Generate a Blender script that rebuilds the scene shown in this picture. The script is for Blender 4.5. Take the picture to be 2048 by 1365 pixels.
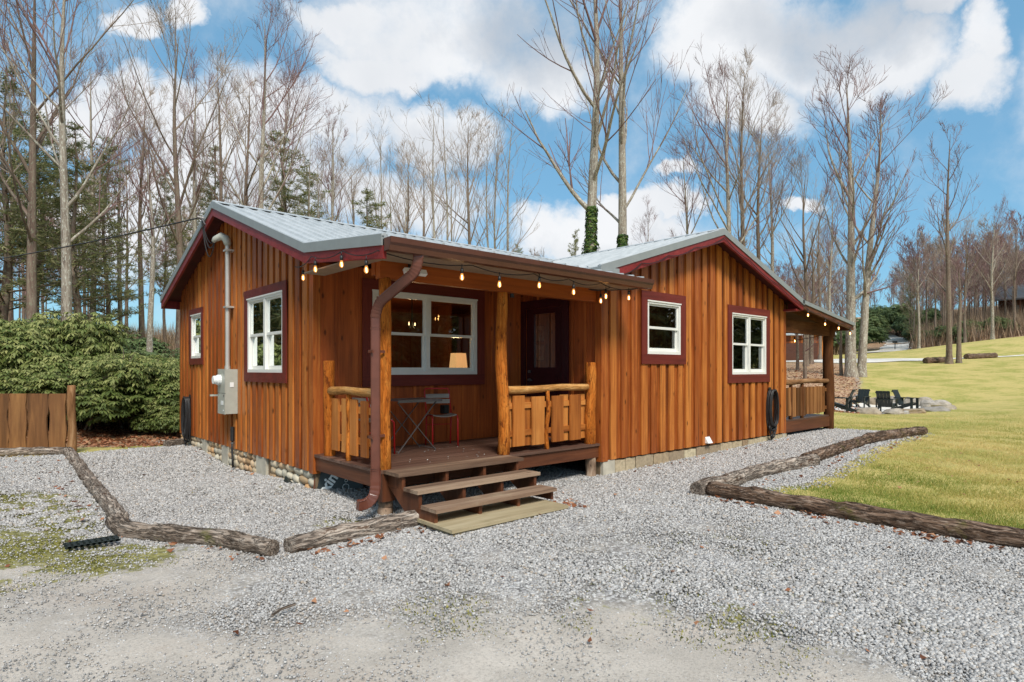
import bpy, math, random
import numpy as np
from mathutils import Vector, Matrix
random.seed(7); np.random.seed(7)
rad = math.radians
scene = bpy.context.scene
for o in list(bpy.data.objects): bpy.data.objects.remove(o)

# ------------------------------------------------------------------ camera
YAW, FPX, HOR = 0.7270, 1208.3, 739.0
SN, CS = math.sin(YAW), math.cos(YAW)
cam_d = bpy.data.cameras.new('camera'); cam = bpy.data.objects.new('camera', cam_d)
scene.collection.objects.link(cam); scene.camera = cam
cam.location = (0, 0, 1.6); cam.rotation_euler = (rad(90), 0, -YAW)
cam_d.sensor_width = 36; cam_d.lens = FPX / 2048 * 36
cam_d.shift_y = (HOR - 682.5) / 2048
cam_d.clip_end = 3000; cam_d.clip_start = .05

def P(px, D):                      # bearing (as measured on the photo) and distance -> ground position
    u = (px - 1024) / FPX
    return D * (SN + u * CS), D * (CS - u * SN)
def ztop(py, D): return 1.6 + (HOR - py) * D / FPX

# ------------------------------------------------------------------ sky + sun
SUN_AZ, SUN_EL = rad(205), rad(48)       # compass-like: direction TO the sun measured from +Y clockwise
world = bpy.data.worlds.new('World'); scene.world = world; world.use_nodes = True
def build_world():
    nt = world.node_tree; N = nt.nodes; L = nt.links; N.clear()
    out = N.new('ShaderNodeOutputWorld'); bg = N.new('ShaderNodeBackground')
    sky = N.new('ShaderNodeTexSky'); sky.sky_type = 'NISHITA'; sky.sun_disc = False
    sky.sun_elevation = SUN_EL; sky.sun_rotation = SUN_AZ; sky.air_density = 1.0; sky.dust_density = .3; sky.ozone_density = 1.0
    tc = N.new('ShaderNodeTexCoord')
    def M(op, a, b=None, c=None, clamp=False):
        n = N.new('ShaderNodeMath'); n.operation = op; n.use_clamp = clamp
        for i, x in enumerate((a, b, c)):
            if x is None: continue
            if isinstance(x, (int, float)): n.inputs[i].default_value = x
            else: L.new(x, n.inputs[i])
        return n.outputs[0]
    def dot(v):
        n = N.new('ShaderNodeVectorMath'); n.operation = 'DOT_PRODUCT'
        L.new(tc.outputs['Generated'], n.inputs[0]); n.inputs[1].default_value = v; return n.outputs['Value']
    def noise(vec, sc, det=6, rough=.55):
        n = N.new('ShaderNodeTexNoise'); n.inputs['Scale'].default_value = sc
        n.inputs['Detail'].default_value = det; n.inputs['Roughness'].default_value = rough
        L.new(vec, n.inputs['Vector']); return n
    # cloud deck laid out on the dome of directions
    fwd = M('MAXIMUM', dot((SN, CS, 0)), .08)
    a = M('DIVIDE', dot((CS, -SN, 0)), fwd); b = M('DIVIDE', dot((0, 0, 1)), fwd)
    wn = noise(tc.outputs['Generated'], 2.6, 9, .62)
    sp = N.new('ShaderNodeSeparateColor'); L.new(wn.outputs['Color'], sp.inputs[0])
    a = M('ADD', a, M('MULTIPLY', M('SUBTRACT', sp.outputs[0], .5), .42))
    b = M('ADD', b, M('MULTIPLY', M('SUBTRACT', sp.outputs[1], .5), .34))
    blobs = [(870, 60, 280, 165), (1010, 150, 190, 90), (720, 150, 90, 75), (700, 30, 120, 60), (820, 160, 130, 60),
             (440, 300, 220, 135), (640, 290, 150, 100), (860, 300, 135, 70), (560, 420, 420, 60), (240, 230, 110, 70), (110, 270, 80, 50), (420, 420, 380, 120), (380, 250, 130, 80), 
             (268, 62, 62, 42), (395, 50, 60, 40), (1420, 90, 150, 110), (1650, 90, 270, 115), (1480, 210, 140, 80), (1830, 110, 130, 80),
             (1990, 180, 90, 65), (2010, 110, 60, 50), (1180, 490, 200, 55), (1350, 370, 45, 25), (1230, 440, 130, 40), (1600, 380, 60, 20), (1340, 440, 90, 30),
             (60, 420, 120, 40), (2400, 200, 300, 200), (-300, 200, 260, 180), (1900, 30, 120, 40), (1080, -150, 700, 110), (200, -300, 400, 150), (2000, -350, 500, 200)]
    acc = None
    for cx, cy, rx, ry in blobs:
        ca, cb = (cx - 1024) / FPX, (HOR - cy) / FPX
        dx = M('MULTIPLY', M('SUBTRACT', a, ca), FPX / rx); dy = M('MULTIPLY', M('SUBTRACT', b, cb), FPX / ry)
        q = M('SUBTRACT', 1.25, M('ADD', M('MULTIPLY', dx, dx), M('MULTIPLY', dy, dy)), clamp=True)
        acc = q if acc is None else M('MAXIMUM', acc, q)
    fine = noise(tc.outputs['Generated'], 4.5, 12, .62)
    dens = M('ADD', acc, M('MULTIPLY', M('SUBTRACT', fine.outputs[0], .5), 2.6))
    ss = N.new('ShaderNodeMapRange'); ss.interpolation_type = 'SMOOTHSTEP'
    ss.inputs['From Min'].default_value = -.08; ss.inputs['From Max'].default_value = 1.0
    L.new(dens, ss.inputs['Value']); front = ss.outputs[0]
    gen = noise(tc.outputs['Generated'], 1.7, 8, .58)
    ss2 = N.new('ShaderNodeMapRange'); ss2.interpolation_type = 'SMOOTHSTEP'
    ss2.inputs['From Min'].default_value = .42; ss2.inputs['From Max'].default_value = .6
    L.new(gen.outputs[0], ss2.inputs['Value'])
    inview = M('MULTIPLY', M('SUBTRACT', dot((SN, CS, 0)), .25), 5, clamp=True)
    mask = M('ADD', M('MULTIPLY', front, inview), M('MULTIPLY', ss2.outputs[0], M('SUBTRACT', 1, inview)), clamp=True)
    # grey undersides (thick parts) against white rims
    greys = [(1010, 90, 200, 120, .9), (1700, 60, 300, 90, .85), (860, 330, 110, 60, .4), (700, 380, 250, 50, .3), (1560, 180, 120, 50, .25), (1200, 520, 200, 40, .3), (560, 440, 300, 50, .35)]
    g = None
    for cx, cy, rx, ry, w in greys:
        ca, cb = (cx - 1024) / FPX, (HOR - cy) / FPX
        dx = M('MULTIPLY', M('SUBTRACT', a, ca), FPX / rx); dy = M('MULTIPLY', M('SUBTRACT', b, cb), FPX / ry)
        q = M('MULTIPLY', M('SUBTRACT', 1.15, M('ADD', M('MULTIPLY', dx, dx), M('MULTIPLY', dy, dy)), clamp=True), w)
        g = q if g is None else M('MAXIMUM', g, q)
    n3 = noise(tc.outputs['Generated'], 4.0, 6, .55)
    g = M('ADD', g, M('MULTIPLY', M('SUBTRACT', n3.outputs[0], .42), 1.2), clamp=True)
    cc = N.new('ShaderNodeMix'); cc.data_type = 'RGBA'; L.new(g, cc.inputs['Factor'])
    cc.inputs['A'].default_value = (.53, .54, .555, 1); cc.inputs['B'].default_value = (.32, .35, .39, 1)
    sk = N.new('ShaderNodeVectorMath'); sk.operation = 'SCALE'; sk.inputs['Scale'].default_value = SKY_STR
    L.new(sky.outputs[0], sk.inputs[0])
    tint = N.new('ShaderNodeVectorMath'); tint.operation = 'MULTIPLY'; L.new(sk.outputs[0], tint.inputs[0]); tint.inputs[1].default_value = SKY_TINT
    hv = N.new('ShaderNodeMix'); hv.data_type = 'RGBA'; L.new(mask, hv.inputs['Factor'])
    flat = N.new('ShaderNodeMix'); flat.data_type = 'RGBA'; flat.inputs['Factor'].default_value = .62; L.new(tint.outputs[0], flat.inputs['A']); flat.inputs['B'].default_value = (.125, .268, .40, 1)
    L.new(flat.outputs['Result'], hv.inputs['A']); L.new(cc.outputs['Result'], hv.inputs['B'])
    L.new(hv.outputs['Result'], bg.inputs['Color']); bg.inputs['Strength'].default_value = 1
    L.new(bg.outputs[0], out.inputs['Surface'])
SKY_STR = 0.088; SKY_TINT = (.66, .98, 1.06)
build_world()
sd = bpy.data.lights.new('sun', 'SUN'); sun = bpy.data.objects.new('sun', sd); scene.collection.objects.link(sun)
sd.energy = 2.3; sd.angle = rad(16); sd.color = (1, .95, .87)
tosun = Vector((math.sin(SUN_AZ) * math.cos(SUN_EL), math.cos(SUN_AZ) * math.cos(SUN_EL), math.sin(SUN_EL)))
sun.rotation_euler = tosun.to_track_quat('Z', 'Y').to_euler()
sun.location = (0, -10, 30)
vs = scene.view_settings; vs.view_transform = 'Standard'; vs.look = 'None'; vs.gamma = 1; vs.exposure = 0.8
scene.cycles.max_bounces = 6; scene.cycles.transparent_max_bounces = 12
try: scene.cycles.use_denoising = True
except Exception: pass

# ------------------------------------------------------------------ materials
def lin(c):
    return tuple(((x / 255) / 12.92 if x / 255 <= .04045 else ((x / 255 + .055) / 1.055) ** 2.4) for x in c) + (1,)
class NT:
    def __init__(s, name):
        s.m = bpy.data.materials.new(name); s.m.use_nodes = True; s.t = s.m.node_tree; s.N = s.t.nodes; s.L = s.t.links
        s.b = s.N['Principled BSDF']
    def new(s, t): return s.N.new(t)
    def link(s, a, b): s.L.new(a, b)
    def val(s, sock, x):
        if x is None: return
        if hasattr(x, 'is_output'): s.L.new(x, sock)
        else: sock.default_value = x
    def M(s, op, a, b=None, clamp=False, c=None):
        n = s.new('ShaderNodeMath'); n.operation = op; n.use_clamp = clamp
        s.val(n.inputs[0], a); s.val(n.inputs[1], b); s.val(n.inputs[2], c); return n.outputs[0]
    def attr(s, name):
        n = s.new('ShaderNodeAttribute'); n.attribute_name = name; return n
    def vscale(s, v, k):
        n = s.new('ShaderNodeVectorMath'); n.operation = 'MULTIPLY'; s.link(v, n.inputs[0]); n.inputs[1].default_value = k; return n.outputs[0]
    def vadd(s, v, w):
        n = s.new('ShaderNodeVectorMath'); n.operation = 'ADD'; s.link(v, n.inputs[0]); s.val(n.inputs[1], w); return n.outputs[0]
    def noise(s, v, sc, det=4, ro=.55, dist=0):
        n = s.new('ShaderNodeTexNoise'); s.link(v, n.inputs['Vector']); n.inputs['Scale'].default_value = sc
        n.inputs['Detail'].default_value = det; n.inputs['Roughness'].default_value = ro; n.inputs['Distortion'].default_value = dist
        return n
    def vor(s, v, sc, feat='F1', rnd=1):
        n = s.new('ShaderNodeTexVoronoi'); n.feature = feat; s.link(v, n.inputs['Vector']); n.inputs['Scale'].default_value = sc
        n.inputs['Randomness'].default_value = rnd; return n
    def ramp(s, f, stops):
        n = s.new('ShaderNodeValToRGB'); s.link(f, n.inputs[0]); e = n.color_ramp.elements
        while len(e) < len(stops): e.new(.5)
        for i, (p, c) in enumerate(stops):
            e[i].position = p; e[i].color = c if len(c) == 4 else tuple(c) + (1,)
        return n.outputs[0]
    def mr(s, v, a, b, c=0, d=1, smooth=True):
        n = s.new('ShaderNodeMapRange'); n.interpolation_type = 'SMOOTHSTEP' if smooth else 'LINEAR'
        s.link(v, n.inputs['Value'])
        for k, x in (('From Min', a), ('From Max', b), ('To Min', c), ('To Max', d)): n.inputs[k].default_value = x
        return n.outputs[0]
    def mix(s, f, a, b, mode='MIX'):
        n = s.new('ShaderNodeMix'); n.data_type = 'RGBA'; n.blend_type = mode
        s.val(n.inputs['Factor'], f); s.val(n.inputs['A'], a); s.val(n.inputs['B'], b); return n.outputs['Result']
    def bump(s, h, st, dist=.01):
        n = s.new('ShaderNodeBump'); s.link(h, n.inputs['Height']); n.inputs['Strength'].default_value = st
        n.inputs['Distance'].default_value = dist; s.link(n.outputs[0], s.b.inputs['Normal'])
    def fin(s, col=None, rough=None, metal=None, spec=None):
        s.val(s.b.inputs['Base Color'], col); s.val(s.b.inputs['Roughness'], rough); s.val(s.b.inputs['Metallic'], metal)
        if spec is not None: s.b.inputs['Specular IOR Level'].default_value = spec
        return s.m

def wood(name, dark, mid, light, knots=.55, rough=.55, gscale=1.0, wear=None, tonew=.45, spec=.35):
    k = NT(name); w = k.attr('uvw').outputs['Vector']; t = k.attr('tone').outputs['Fac']
    off = k.new('ShaderNodeCombineXYZ'); k.link(k.M('MULTIPLY', t, 37.0), off.inputs[0]); k.link(k.M('MULTIPLY', t, 91.0), off.inputs[2])
    v = k.vadd(w, off.outputs[0])
    g1 = k.noise(k.vscale(v, (26 * gscale, 26 * gscale, 1.3)), 1, 5, .6, .4).outputs[0]
    g2 = k.noise(k.vscale(v, (5, 5, .7)), 1, 4, .6).outputs[0]
    f = k.M('ADD', k.M('MULTIPLY', g1, .55), k.M('MULTIPLY', g2, .55)); f = k.M('SUBTRACT', f, .1)
    f = k.M('ADD', f, k.M('MULTIPLY', k.M('SUBTRACT', t, .5), tonew))
    c = k.ramp(f, [(.18, dark), (.44, mid), (.72, light)])
    if knots:
        vo = k.vor(k.vscale(v, (8, 8, 3.4)), 1); d = vo.outputs['Distance']
        sep = k.new('ShaderNodeSeparateColor'); k.link(vo.outputs['Color'], sep.inputs[0])
        sel = k.M('LESS_THAN', sep.outputs[0], knots)
        r = k.mr(d, .05, .2, 1, 0)
        c = k.mix(k.M('MULTIPLY', k.M('MULTIPLY', r, sel), .85), c, tuple(x * .35 for x in dark[:3]) + (1,))
    if wear:
        wn = k.noise(w, 1.4, 6, .65).outputs[0]
        c = k.mix(k.mr(wn, .5, .72, 0, .75), c, wear)
    if knots:
        g6 = k.noise(k.vscale(v, (9, 9, .35)), 1, 5, .65).outputs[0]; g7 = k.noise(k.vscale(v, (1.6, 1.6, .9)), 1, 5, .6).outputs[0]
        c = k.mix(k.mr(g6, .52, .68, 0, .6), c, dark); c = k.mix(k.mr(g7, .48, .7, 0, .45), c, tuple(x * .75 for x in mid[:3]) + (1,))
    k.bump(g1, .35, .006)
    return k.fin(c, rough, spec=spec)

def bark(name, dark, mid, light, sc=1.0, moss=None, peel=False, bumpd=.02, lichen=None, crack=0):
    k = NT(name); w = k.attr('uvw').outputs['Vector']; t = k.attr('tone').outputs['Fac']
    off = k.new('ShaderNodeCombineXYZ'); k.link(k.M('MULTIPLY', t, 53.0), off.inputs[0]); k.link(k.M('MULTIPLY', t, 17.0), off.inputs[2])
    v = k.vadd(w, off.outputs[0])
    g1 = k.noise(k.vscale(v, (22 * sc, 22 * sc, 3.0 * sc)), 1, 6, .65, .6).outputs[0]
    g2 = k.noise(k.vscale(v, (5 * sc, 5 * sc, 1.8 * sc)), 1, 4, .6).outputs[0]
    f = k.M('ADD', k.M('MULTIPLY', g1, .6), k.M('MULTIPLY', g2, .4))
    c = k.ramp(f, [(.32, dark), (.5, mid), (.68, light)])
    if crack:
        g8 = k.noise(k.vscale(v, (26, 26, 3.2)), 1, 4, .6, .8).outputs[0]; cr_ = k.M('ABSOLUTE', k.M('SUBTRACT', g8, .5))
        c = k.mix(k.mr(cr_, .0, .045, .8 * crack, 0), c, tuple(x * .45 for x in dark[:3]) + (1,))
        g9 = k.noise(k.vscale(v, (40, 40, 14)), 1, 5, .7).outputs[0]; c = k.mix(k.mr(g9, .5, .72, 0, .7 * crack), c, light)
        f = k.M('ADD', f, k.mr(cr_, .0, .07, -.9 * crack, 0))
    if peel:
        g3 = k.noise(k.vscale(v, (14, 14, 5)), 1, 5, .7).outputs[0]
        c = k.mix(k.mr(g3, .56, .63, 0, .85), c, peel)
    if lichen:
        g4 = k.noise(k.vscale(v, (9, 9, 6)), 1, 6, .7).outputs[0]
        c = k.mix(k.mr(g4, .52, .62, 0, .8), c, lichen)
    if moss:
        g5 = k.noise(w, 2.2, 5, .65).outputs[0]
        c = k.mix(k.mr(g5, .54, .66, 0, .8), c, moss)
    k.bump(f, .8, bumpd)
    return k.fin(c, .85, spec=.15)

def plain(name, col, rough=.5, metal=0, var=.12, sc=6, spec=None, bumps=0):
    k = NT(name); g = k.new('ShaderNodeTexCoord').outputs['Object']
    n = k.noise(g, sc, 5, .6).outputs[0]
    c = k.mix(k.mr(n, .3, .7), tuple(x * (1 - var) for x in col[:3]) + (1,), tuple(min(1, x * (1 + var)) for x in col[:3]) + (1,))
    if bumps: k.bump(k.noise(g, sc * 12, 3).outputs[0], bumps, .004)
    return k.fin(c, rough, metal, spec)

MT = {}
MT['siding'] = wood('stained_siding', lin((84, 40, 18)), lin((152, 78, 32)), lin((198, 122, 56)), knots=.85, rough=.42, tonew=.5)
MT['porch_siding'] = wood('porch_boards', lin((110, 50, 24)), lin((168, 84, 38)), lin((200, 112, 52)), knots=.5, rough=.4, tonew=.4)
MT['peeled'] = bark('peeled_log', lin((124, 60, 16)), lin((184, 102, 34)), lin((216, 140, 62)), .8, peel=lin((96, 42, 14)), bumpd=.012, crack=.55)
MT['railwood'] = bark('rail_log', lin((128, 80, 38)), lin((188, 134, 74)), lin((222, 180, 120)), .8, bumpd=.010, crack=.45)
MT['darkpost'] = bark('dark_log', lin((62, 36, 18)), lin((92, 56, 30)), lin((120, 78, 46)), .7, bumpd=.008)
MT['stumppost'] = bark('ground_post', lin((70, 52, 40)), lin((140, 116, 96)), lin((190, 170, 148)), .7, peel=lin((60, 50, 44)), moss=lin((100, 98, 50)))
MT['picket'] = wood('picket_board', lin((128, 68, 26)), lin((180, 108, 46)), lin((208, 142, 74)), knots=.25, rough=.5, tonew=.4)
MT['deck'] = wood('deck_board', lin((66, 46, 38)), lin((94, 68, 56)), lin((122, 94, 80)), knots=.2, rough=.42, tonew=.4)
MT['tread'] = wood('tread_board', lin((88, 66, 52)), lin((134, 108, 88)), lin((172, 148, 124)), knots=.12, rough=.6, wear=lin((176, 160, 134)))
MT['rim'] = wood('rim_board', lin((66, 36, 22)), lin((98, 56, 34)), lin((126, 78, 50)), knots=.15, rough=.5)
MT['slabwood'] = wood('weathered_slab', lin((122, 108, 84)), lin((168, 152, 120)), lin((194, 180, 150)), knots=.08, wear=lin((128, 120, 84)))
MT['beam'] = wood('porch_beam', lin((120, 56, 20)), lin((158, 78, 28)), lin((186, 102, 42)), knots=.5, rough=.45)
MT['red'] = wood('red_trim', lin((92, 26, 24)), lin((124, 38, 36)), lin((150, 60, 54)), knots=0, rough=.45, gscale=1.5, tonew=.2)
MT['trim'] = wood('maroon_trim', lin((80, 28, 22)), lin((104, 38, 30)), lin((128, 54, 40)), knots=0, rough=.5, tonew=.2)
MT['soffit'] = wood('soffit_board', lin((50, 18, 18)), lin((72, 26, 26)), lin((92, 38, 34)), knots=.1, rough=.6)
MT['tansoffit'] = plain('porch_ceiling', lin((150, 132, 112)), .6)
MT['door'] = wood('maroon_door', lin((46, 14, 20)), lin((60, 20, 26)), lin((76, 28, 32)), knots=0, rough=.35)
MT['vinyl'] = plain('white_vinyl', lin((226, 224, 216)), .35, var=.03)
MT['gutter'] = plain('brown_gutter', lin((88, 54, 42)), .35, 0, .1, 4)
MT['dsp'] = plain('brown_downspout', lin((104, 60, 46)), .3, 0, .12, 8)
MT['grey'] = plain('grey_metal_box', lin((176, 176, 164)), .45, .1, .06, 9)
MT['pipe'] = plain('galvanised_pipe', lin((190, 186, 178)), .38, .35, .06)
MT['black'] = plain('black_rubber', lin((34, 32, 32)), .5, 0, .25, 12)
MT['blackpaint'] = plain('black_paint', lin((26, 34, 32)), .45, 0, .2, 10)
MT['redpaint'] = plain('red_paint', lin((176, 22, 26)), .35, 0, .1)
MT['steel'] = plain('dull_steel', lin((118, 114, 112)), .4, .5, .15)
MT['greyslat'] = wood('grey_slat', lin((112, 104, 96)), lin((150, 142, 132)), lin((176, 168, 158)), knots=0)
MT['white'] = plain('white_plastic', lin((232, 232, 228)), .4, var=.03)
MT['conc'] = plain('concrete', lin((186, 178, 160)), .85, 0, .14, 5, bumps=.4)
MT['mortar'] = plain('mortar', lin((120, 100, 76)), .9, 0, .2, 9)
MT['interior'] = wood('interior_pine', lin((92, 44, 22)), lin((132, 70, 34)), lin((160, 92, 48)), knots=.3)
MT['darkint'] = plain('dark_interior', lin((46, 36, 30)), .8)
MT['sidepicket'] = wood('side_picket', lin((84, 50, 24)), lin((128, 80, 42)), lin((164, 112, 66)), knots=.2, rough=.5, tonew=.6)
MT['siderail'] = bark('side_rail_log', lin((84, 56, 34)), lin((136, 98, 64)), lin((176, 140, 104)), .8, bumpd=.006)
MT['fence'] = wood('fence_slab', lin((80, 54, 36)), lin((126, 86, 54)), lin((160, 116, 72)), knots=.15, gscale=.6, tonew=.45)
MT['logw'] = bark('weathered_log', lin((70, 58, 50)), lin((158, 142, 128)), lin((208, 196, 182)), 1.3, peel=lin((84, 62, 46)), bumpd=.03, crack=1)
MT['logbark'] = bark('barky_log', lin((58, 48, 40)), lin((132, 116, 102)), lin((190, 176, 162)), 1.4, moss=lin((96, 96, 44)), bumpd=.03, crack=1)
MT['loge'] = bark('rotting_log', lin((48, 38, 32)), lin((114, 90, 72)), lin((186, 164, 146)), 1.3, moss=lin((104, 100, 48)), bumpd=.035, crack=1)
MT['trunk'] = bark('grey_trunk', lin((88, 76, 68)), lin((144, 132, 118)), lin((186, 178, 164)), .4, lichen=lin((206, 206, 190)), bumpd=.04)
MT['trunkb'] = bark('brown_trunk', lin((74, 58, 50)), lin((116, 98, 86)), lin((150, 134, 118)), .22, lichen=lin((140, 140, 118)), bumpd=.03)
MT['twig'] = plain('twig_bark', lin((124, 96, 92)), .85, 0, .25, .8)
MT['twiggrey'] = plain('grey_twig', lin((148, 132, 118)), .85, 0, .2, .8)

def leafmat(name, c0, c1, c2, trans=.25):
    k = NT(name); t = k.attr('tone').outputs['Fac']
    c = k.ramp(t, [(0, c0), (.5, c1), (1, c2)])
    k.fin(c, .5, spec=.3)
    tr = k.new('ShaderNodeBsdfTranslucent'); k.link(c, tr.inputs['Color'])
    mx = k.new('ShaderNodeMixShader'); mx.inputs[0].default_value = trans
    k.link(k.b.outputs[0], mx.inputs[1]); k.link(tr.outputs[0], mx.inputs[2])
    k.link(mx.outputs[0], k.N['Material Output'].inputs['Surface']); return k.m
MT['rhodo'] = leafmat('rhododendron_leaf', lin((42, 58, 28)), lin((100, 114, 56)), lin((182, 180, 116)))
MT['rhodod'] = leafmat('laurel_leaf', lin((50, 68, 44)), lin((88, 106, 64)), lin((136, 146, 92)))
MT['needle'] = leafmat('pine_needle', lin((86, 96, 60)), lin((134, 140, 92)), lin((178, 168, 122)), .4)
MT['ivy'] = leafmat('ivy_leaf', lin((36, 58, 22)), lin((66, 92, 36)), lin((112, 128, 58)))
MT['grassb'] = leafmat('grass_blade', lin((118, 140, 58)), lin((192, 180, 104)), lin((228, 202, 144)), .4)
MT['mossb'] = leafmat('moss_tuft', lin((78, 82, 30)), lin((124, 124, 48)), lin((176, 166, 90)), .2)
MT['deadleaf'] = leafmat('dead_leaf', lin((96, 56, 36)), lin((146, 92, 62)), lin((190, 140, 106)), .15)
MT['brush'] = leafmat('dry_brush', lin((100, 82, 66)), lin((146, 122, 98)), lin((178, 152, 122)), .1)

def roofmat():
    k = NT('galvalume_roof'); g = k.new('ShaderNodeTexCoord').outputs['Object']
    n = k.noise(k.vscale(g, (2, 2, 2)), 2, 5, .6).outputs[0]
    c = k.mix(k.mr(n, .35, .7), lin((172, 176, 177)), lin((188, 191, 192)))
    return k.fin(c, .5, .1)
MT['roof'] = roofmat()
MT['rake'] = plain('grey_rake_metal', lin((146, 150, 148)), .45, .2, .05)
def stonemat(name, cols, sc=1.0, spk=.3):
    k = NT(name); t = k.attr('tone').outputs['Fac']; g = k.new('ShaderNodeTexCoord').outputs['Object']
    n = k.noise(g, 14 * sc, 6, .65).outputs[0]
    c = k.ramp(t, [(i / (len(cols) - 1), c) for i, c in enumerate(cols)])
    c = k.mix(k.mr(n, .35, .7, 0, spk), c, lin((70, 60, 50)))
    k.bump(n, .5, .012); return k.fin(c, .8, spec=.25)
MT['river'] = stonemat('river_stone', [lin((168, 136, 100)), lin((200, 176, 142)), lin((214, 198, 170)), lin((204, 160, 114)), lin((184, 178, 160)), lin((222, 210, 186))], 1, .2)
MT['flag'] = stonemat('wing_stone', [lin((186, 170, 140)), lin((206, 192, 160)), lin((150, 122, 92)), lin((196, 180, 150)), lin((128, 104, 84))], 1, .35)
MT['boulder'] = stonemat('boulder_rock', [lin((150, 144, 136)), lin((176, 166, 152)), lin((160, 140, 114)), lin((188, 184, 178))], .25, .5)
def gravelmat():
    k = NT('gravel_stone'); t = k.attr('tone').outputs['Fac']
    c = k.ramp(t, [(0, lin((134, 130, 126))), (.25, lin((160, 157, 154))), (.5, lin((174, 171, 168))), (.75, lin((184, 181, 178))), (.9, lin((202, 199, 195))), (1, lin((166, 150, 132)))])
    return k.fin(c, .8, spec=.2)
MT['gravel'] = gravelmat()

def groundmat():
    k = NT('yard_ground'); g = k.new('ShaderNodeTexCoord').outputs['Object']
    m = k.attr('mask'); sp = k.new('ShaderNodeSeparateColor'); k.link(m.outputs['Color'], sp.inputs[0])
    R, G, B = sp.outputs; A = m.outputs['Alpha']
    # gravel base
    v1 = k.vor(g, 34); v2 = k.vor(g, 62)
    s1 = k.new('ShaderNodeSeparateColor'); k.link(v1.outputs['Color'], s1.inputs[0])
    gc = k.ramp(s1.outputs[0], [(0, lin((104, 100, 98))), (.4, lin((166, 163, 162))), (.8, lin((202, 199, 196))), (1, lin((222, 220, 216)))])
    e = k.mr(v1.outputs['Distance'], .35, .75, 0, .75); gc = k.mix(e, gc, lin((78, 74, 70)))
    big = k.noise(g, .9, 5, .6).outputs[0]
    gc = k.mix(k.mr(big, .45, .75, 0, .45), gc, lin((146, 140, 128)))
    # packed sandy drive
    d1 = k.noise(g, 60, 4, .7).outputs[0]; d2 = k.noise(g, 2.2, 6, .6).outputs[0]
    dc = k.mix(k.mr(d2, .35, .7), lin((172, 163, 152)), lin((200, 190, 178)))
    dc = k.mix(k.mr(d1, .42, .75, 0, .7), dc, lin((128, 120, 112))); d3 = k.noise(g, 170, 3, .8).outputs[0]; dc = k.mix(k.mr(d3, .45, .7, 0, .5), dc, lin((214, 206, 196))); dc = k.mix(k.mr(k.noise(g, 1.1, 7, .68).outputs[0], .5, .68, 0, .5), dc, lin((150, 134, 120)))
    # moss
    mn = k.noise(g, 5.5, 7, .72).outputs[0]
    mc = k.mix(k.mr(k.noise(g, 18, 5).outputs[0], .35, .65), lin((94, 92, 44)), lin((150, 144, 84)))
    # lawn
    l1 = k.noise(g, .55, 5, .62).outputs[0]; l2 = k.noise(g, 9, 6, .7).outputs[0]; l3 = k.noise(g, 90, 3, .7).outputs[0]
    lc = k.mix(k.mr(l1, .34, .60), lin((144, 150, 74)), lin((200, 182, 118)))
    l4 = k.noise(g, 2.4, 6, .65).outputs[0]; lc = k.mix(k.mr(l4, .52, .68, 0, .55), lc, lin((132, 138, 56))); lc = k.mix(k.mr(l2, .4, .65, 0, .7), lc, lin((206, 184, 116)))
    lc = k.mix(k.mr(l3, .4, .75, 0, .5), lc, lin((112, 112, 46)))
    # leaf litter
    f1 = k.vor(g, 11); s2 = k.new('ShaderNodeSeparateColor'); k.link(f1.outputs['Color'], s2.inputs[0])
    fc = k.ramp(s2.outputs[0], [(0, lin((120, 84, 62))), (.35, lin((170, 132, 102))), (.7, lin((200, 166, 134))), (1, lin((216, 190, 160)))])
    fc = k.mix(k.mr(f1.outputs['Distance'], .35, .8, 0, .5), fc, lin((96, 70, 54)))
    fc = k.mix(k.mr(k.noise(g, 1.2, 5).outputs[0], .45, .7, 0, .5), fc, lin((172, 146, 100)))
    wob = k.noise(g, 3.5, 6, .7).outputs[0]; wo = k.M('MULTIPLY', k.M('SUBTRACT', wob, .5), 1.1)
    c = k.mix(k.mr(k.M('ADD', G, wo), .18, .85), gc, dc)
    c = k.mix(k.M('MULTIPLY', k.mr(k.M('ADD', A, k.M('MULTIPLY', k.M('SUBTRACT', mn, .5), 1.6)), .5, .68), .9), c, mc)
    l5 = k.noise(g, 4.7, 7, .7).outputs[0]; lc = k.mix(k.mr(l5, .56, .7, 0, .55), lc, lin((176, 140, 96))); c = k.mix(k.mr(k.M('ADD', R, k.M('MULTIPLY', wo, .8)), .4, .6), c, lc)
    c = k.mix(k.mr(k.M('ADD', B, k.M('MULTIPLY', wo, .8)), .4, .6), c, fc)
    h = k.M('MULTIPLY', v1.outputs['Distance'], -1)
    h = k.M('MULTIPLY', h, k.M('SUBTRACT', 1, k.mr(G, .1, .5)))
    k.bump(k.M('ADD', h, k.M('MULTIPLY', l3, .5)), .6, .02)
    return k.fin(c, .9, spec=.1)
MT['ground'] = groundmat()

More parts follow.
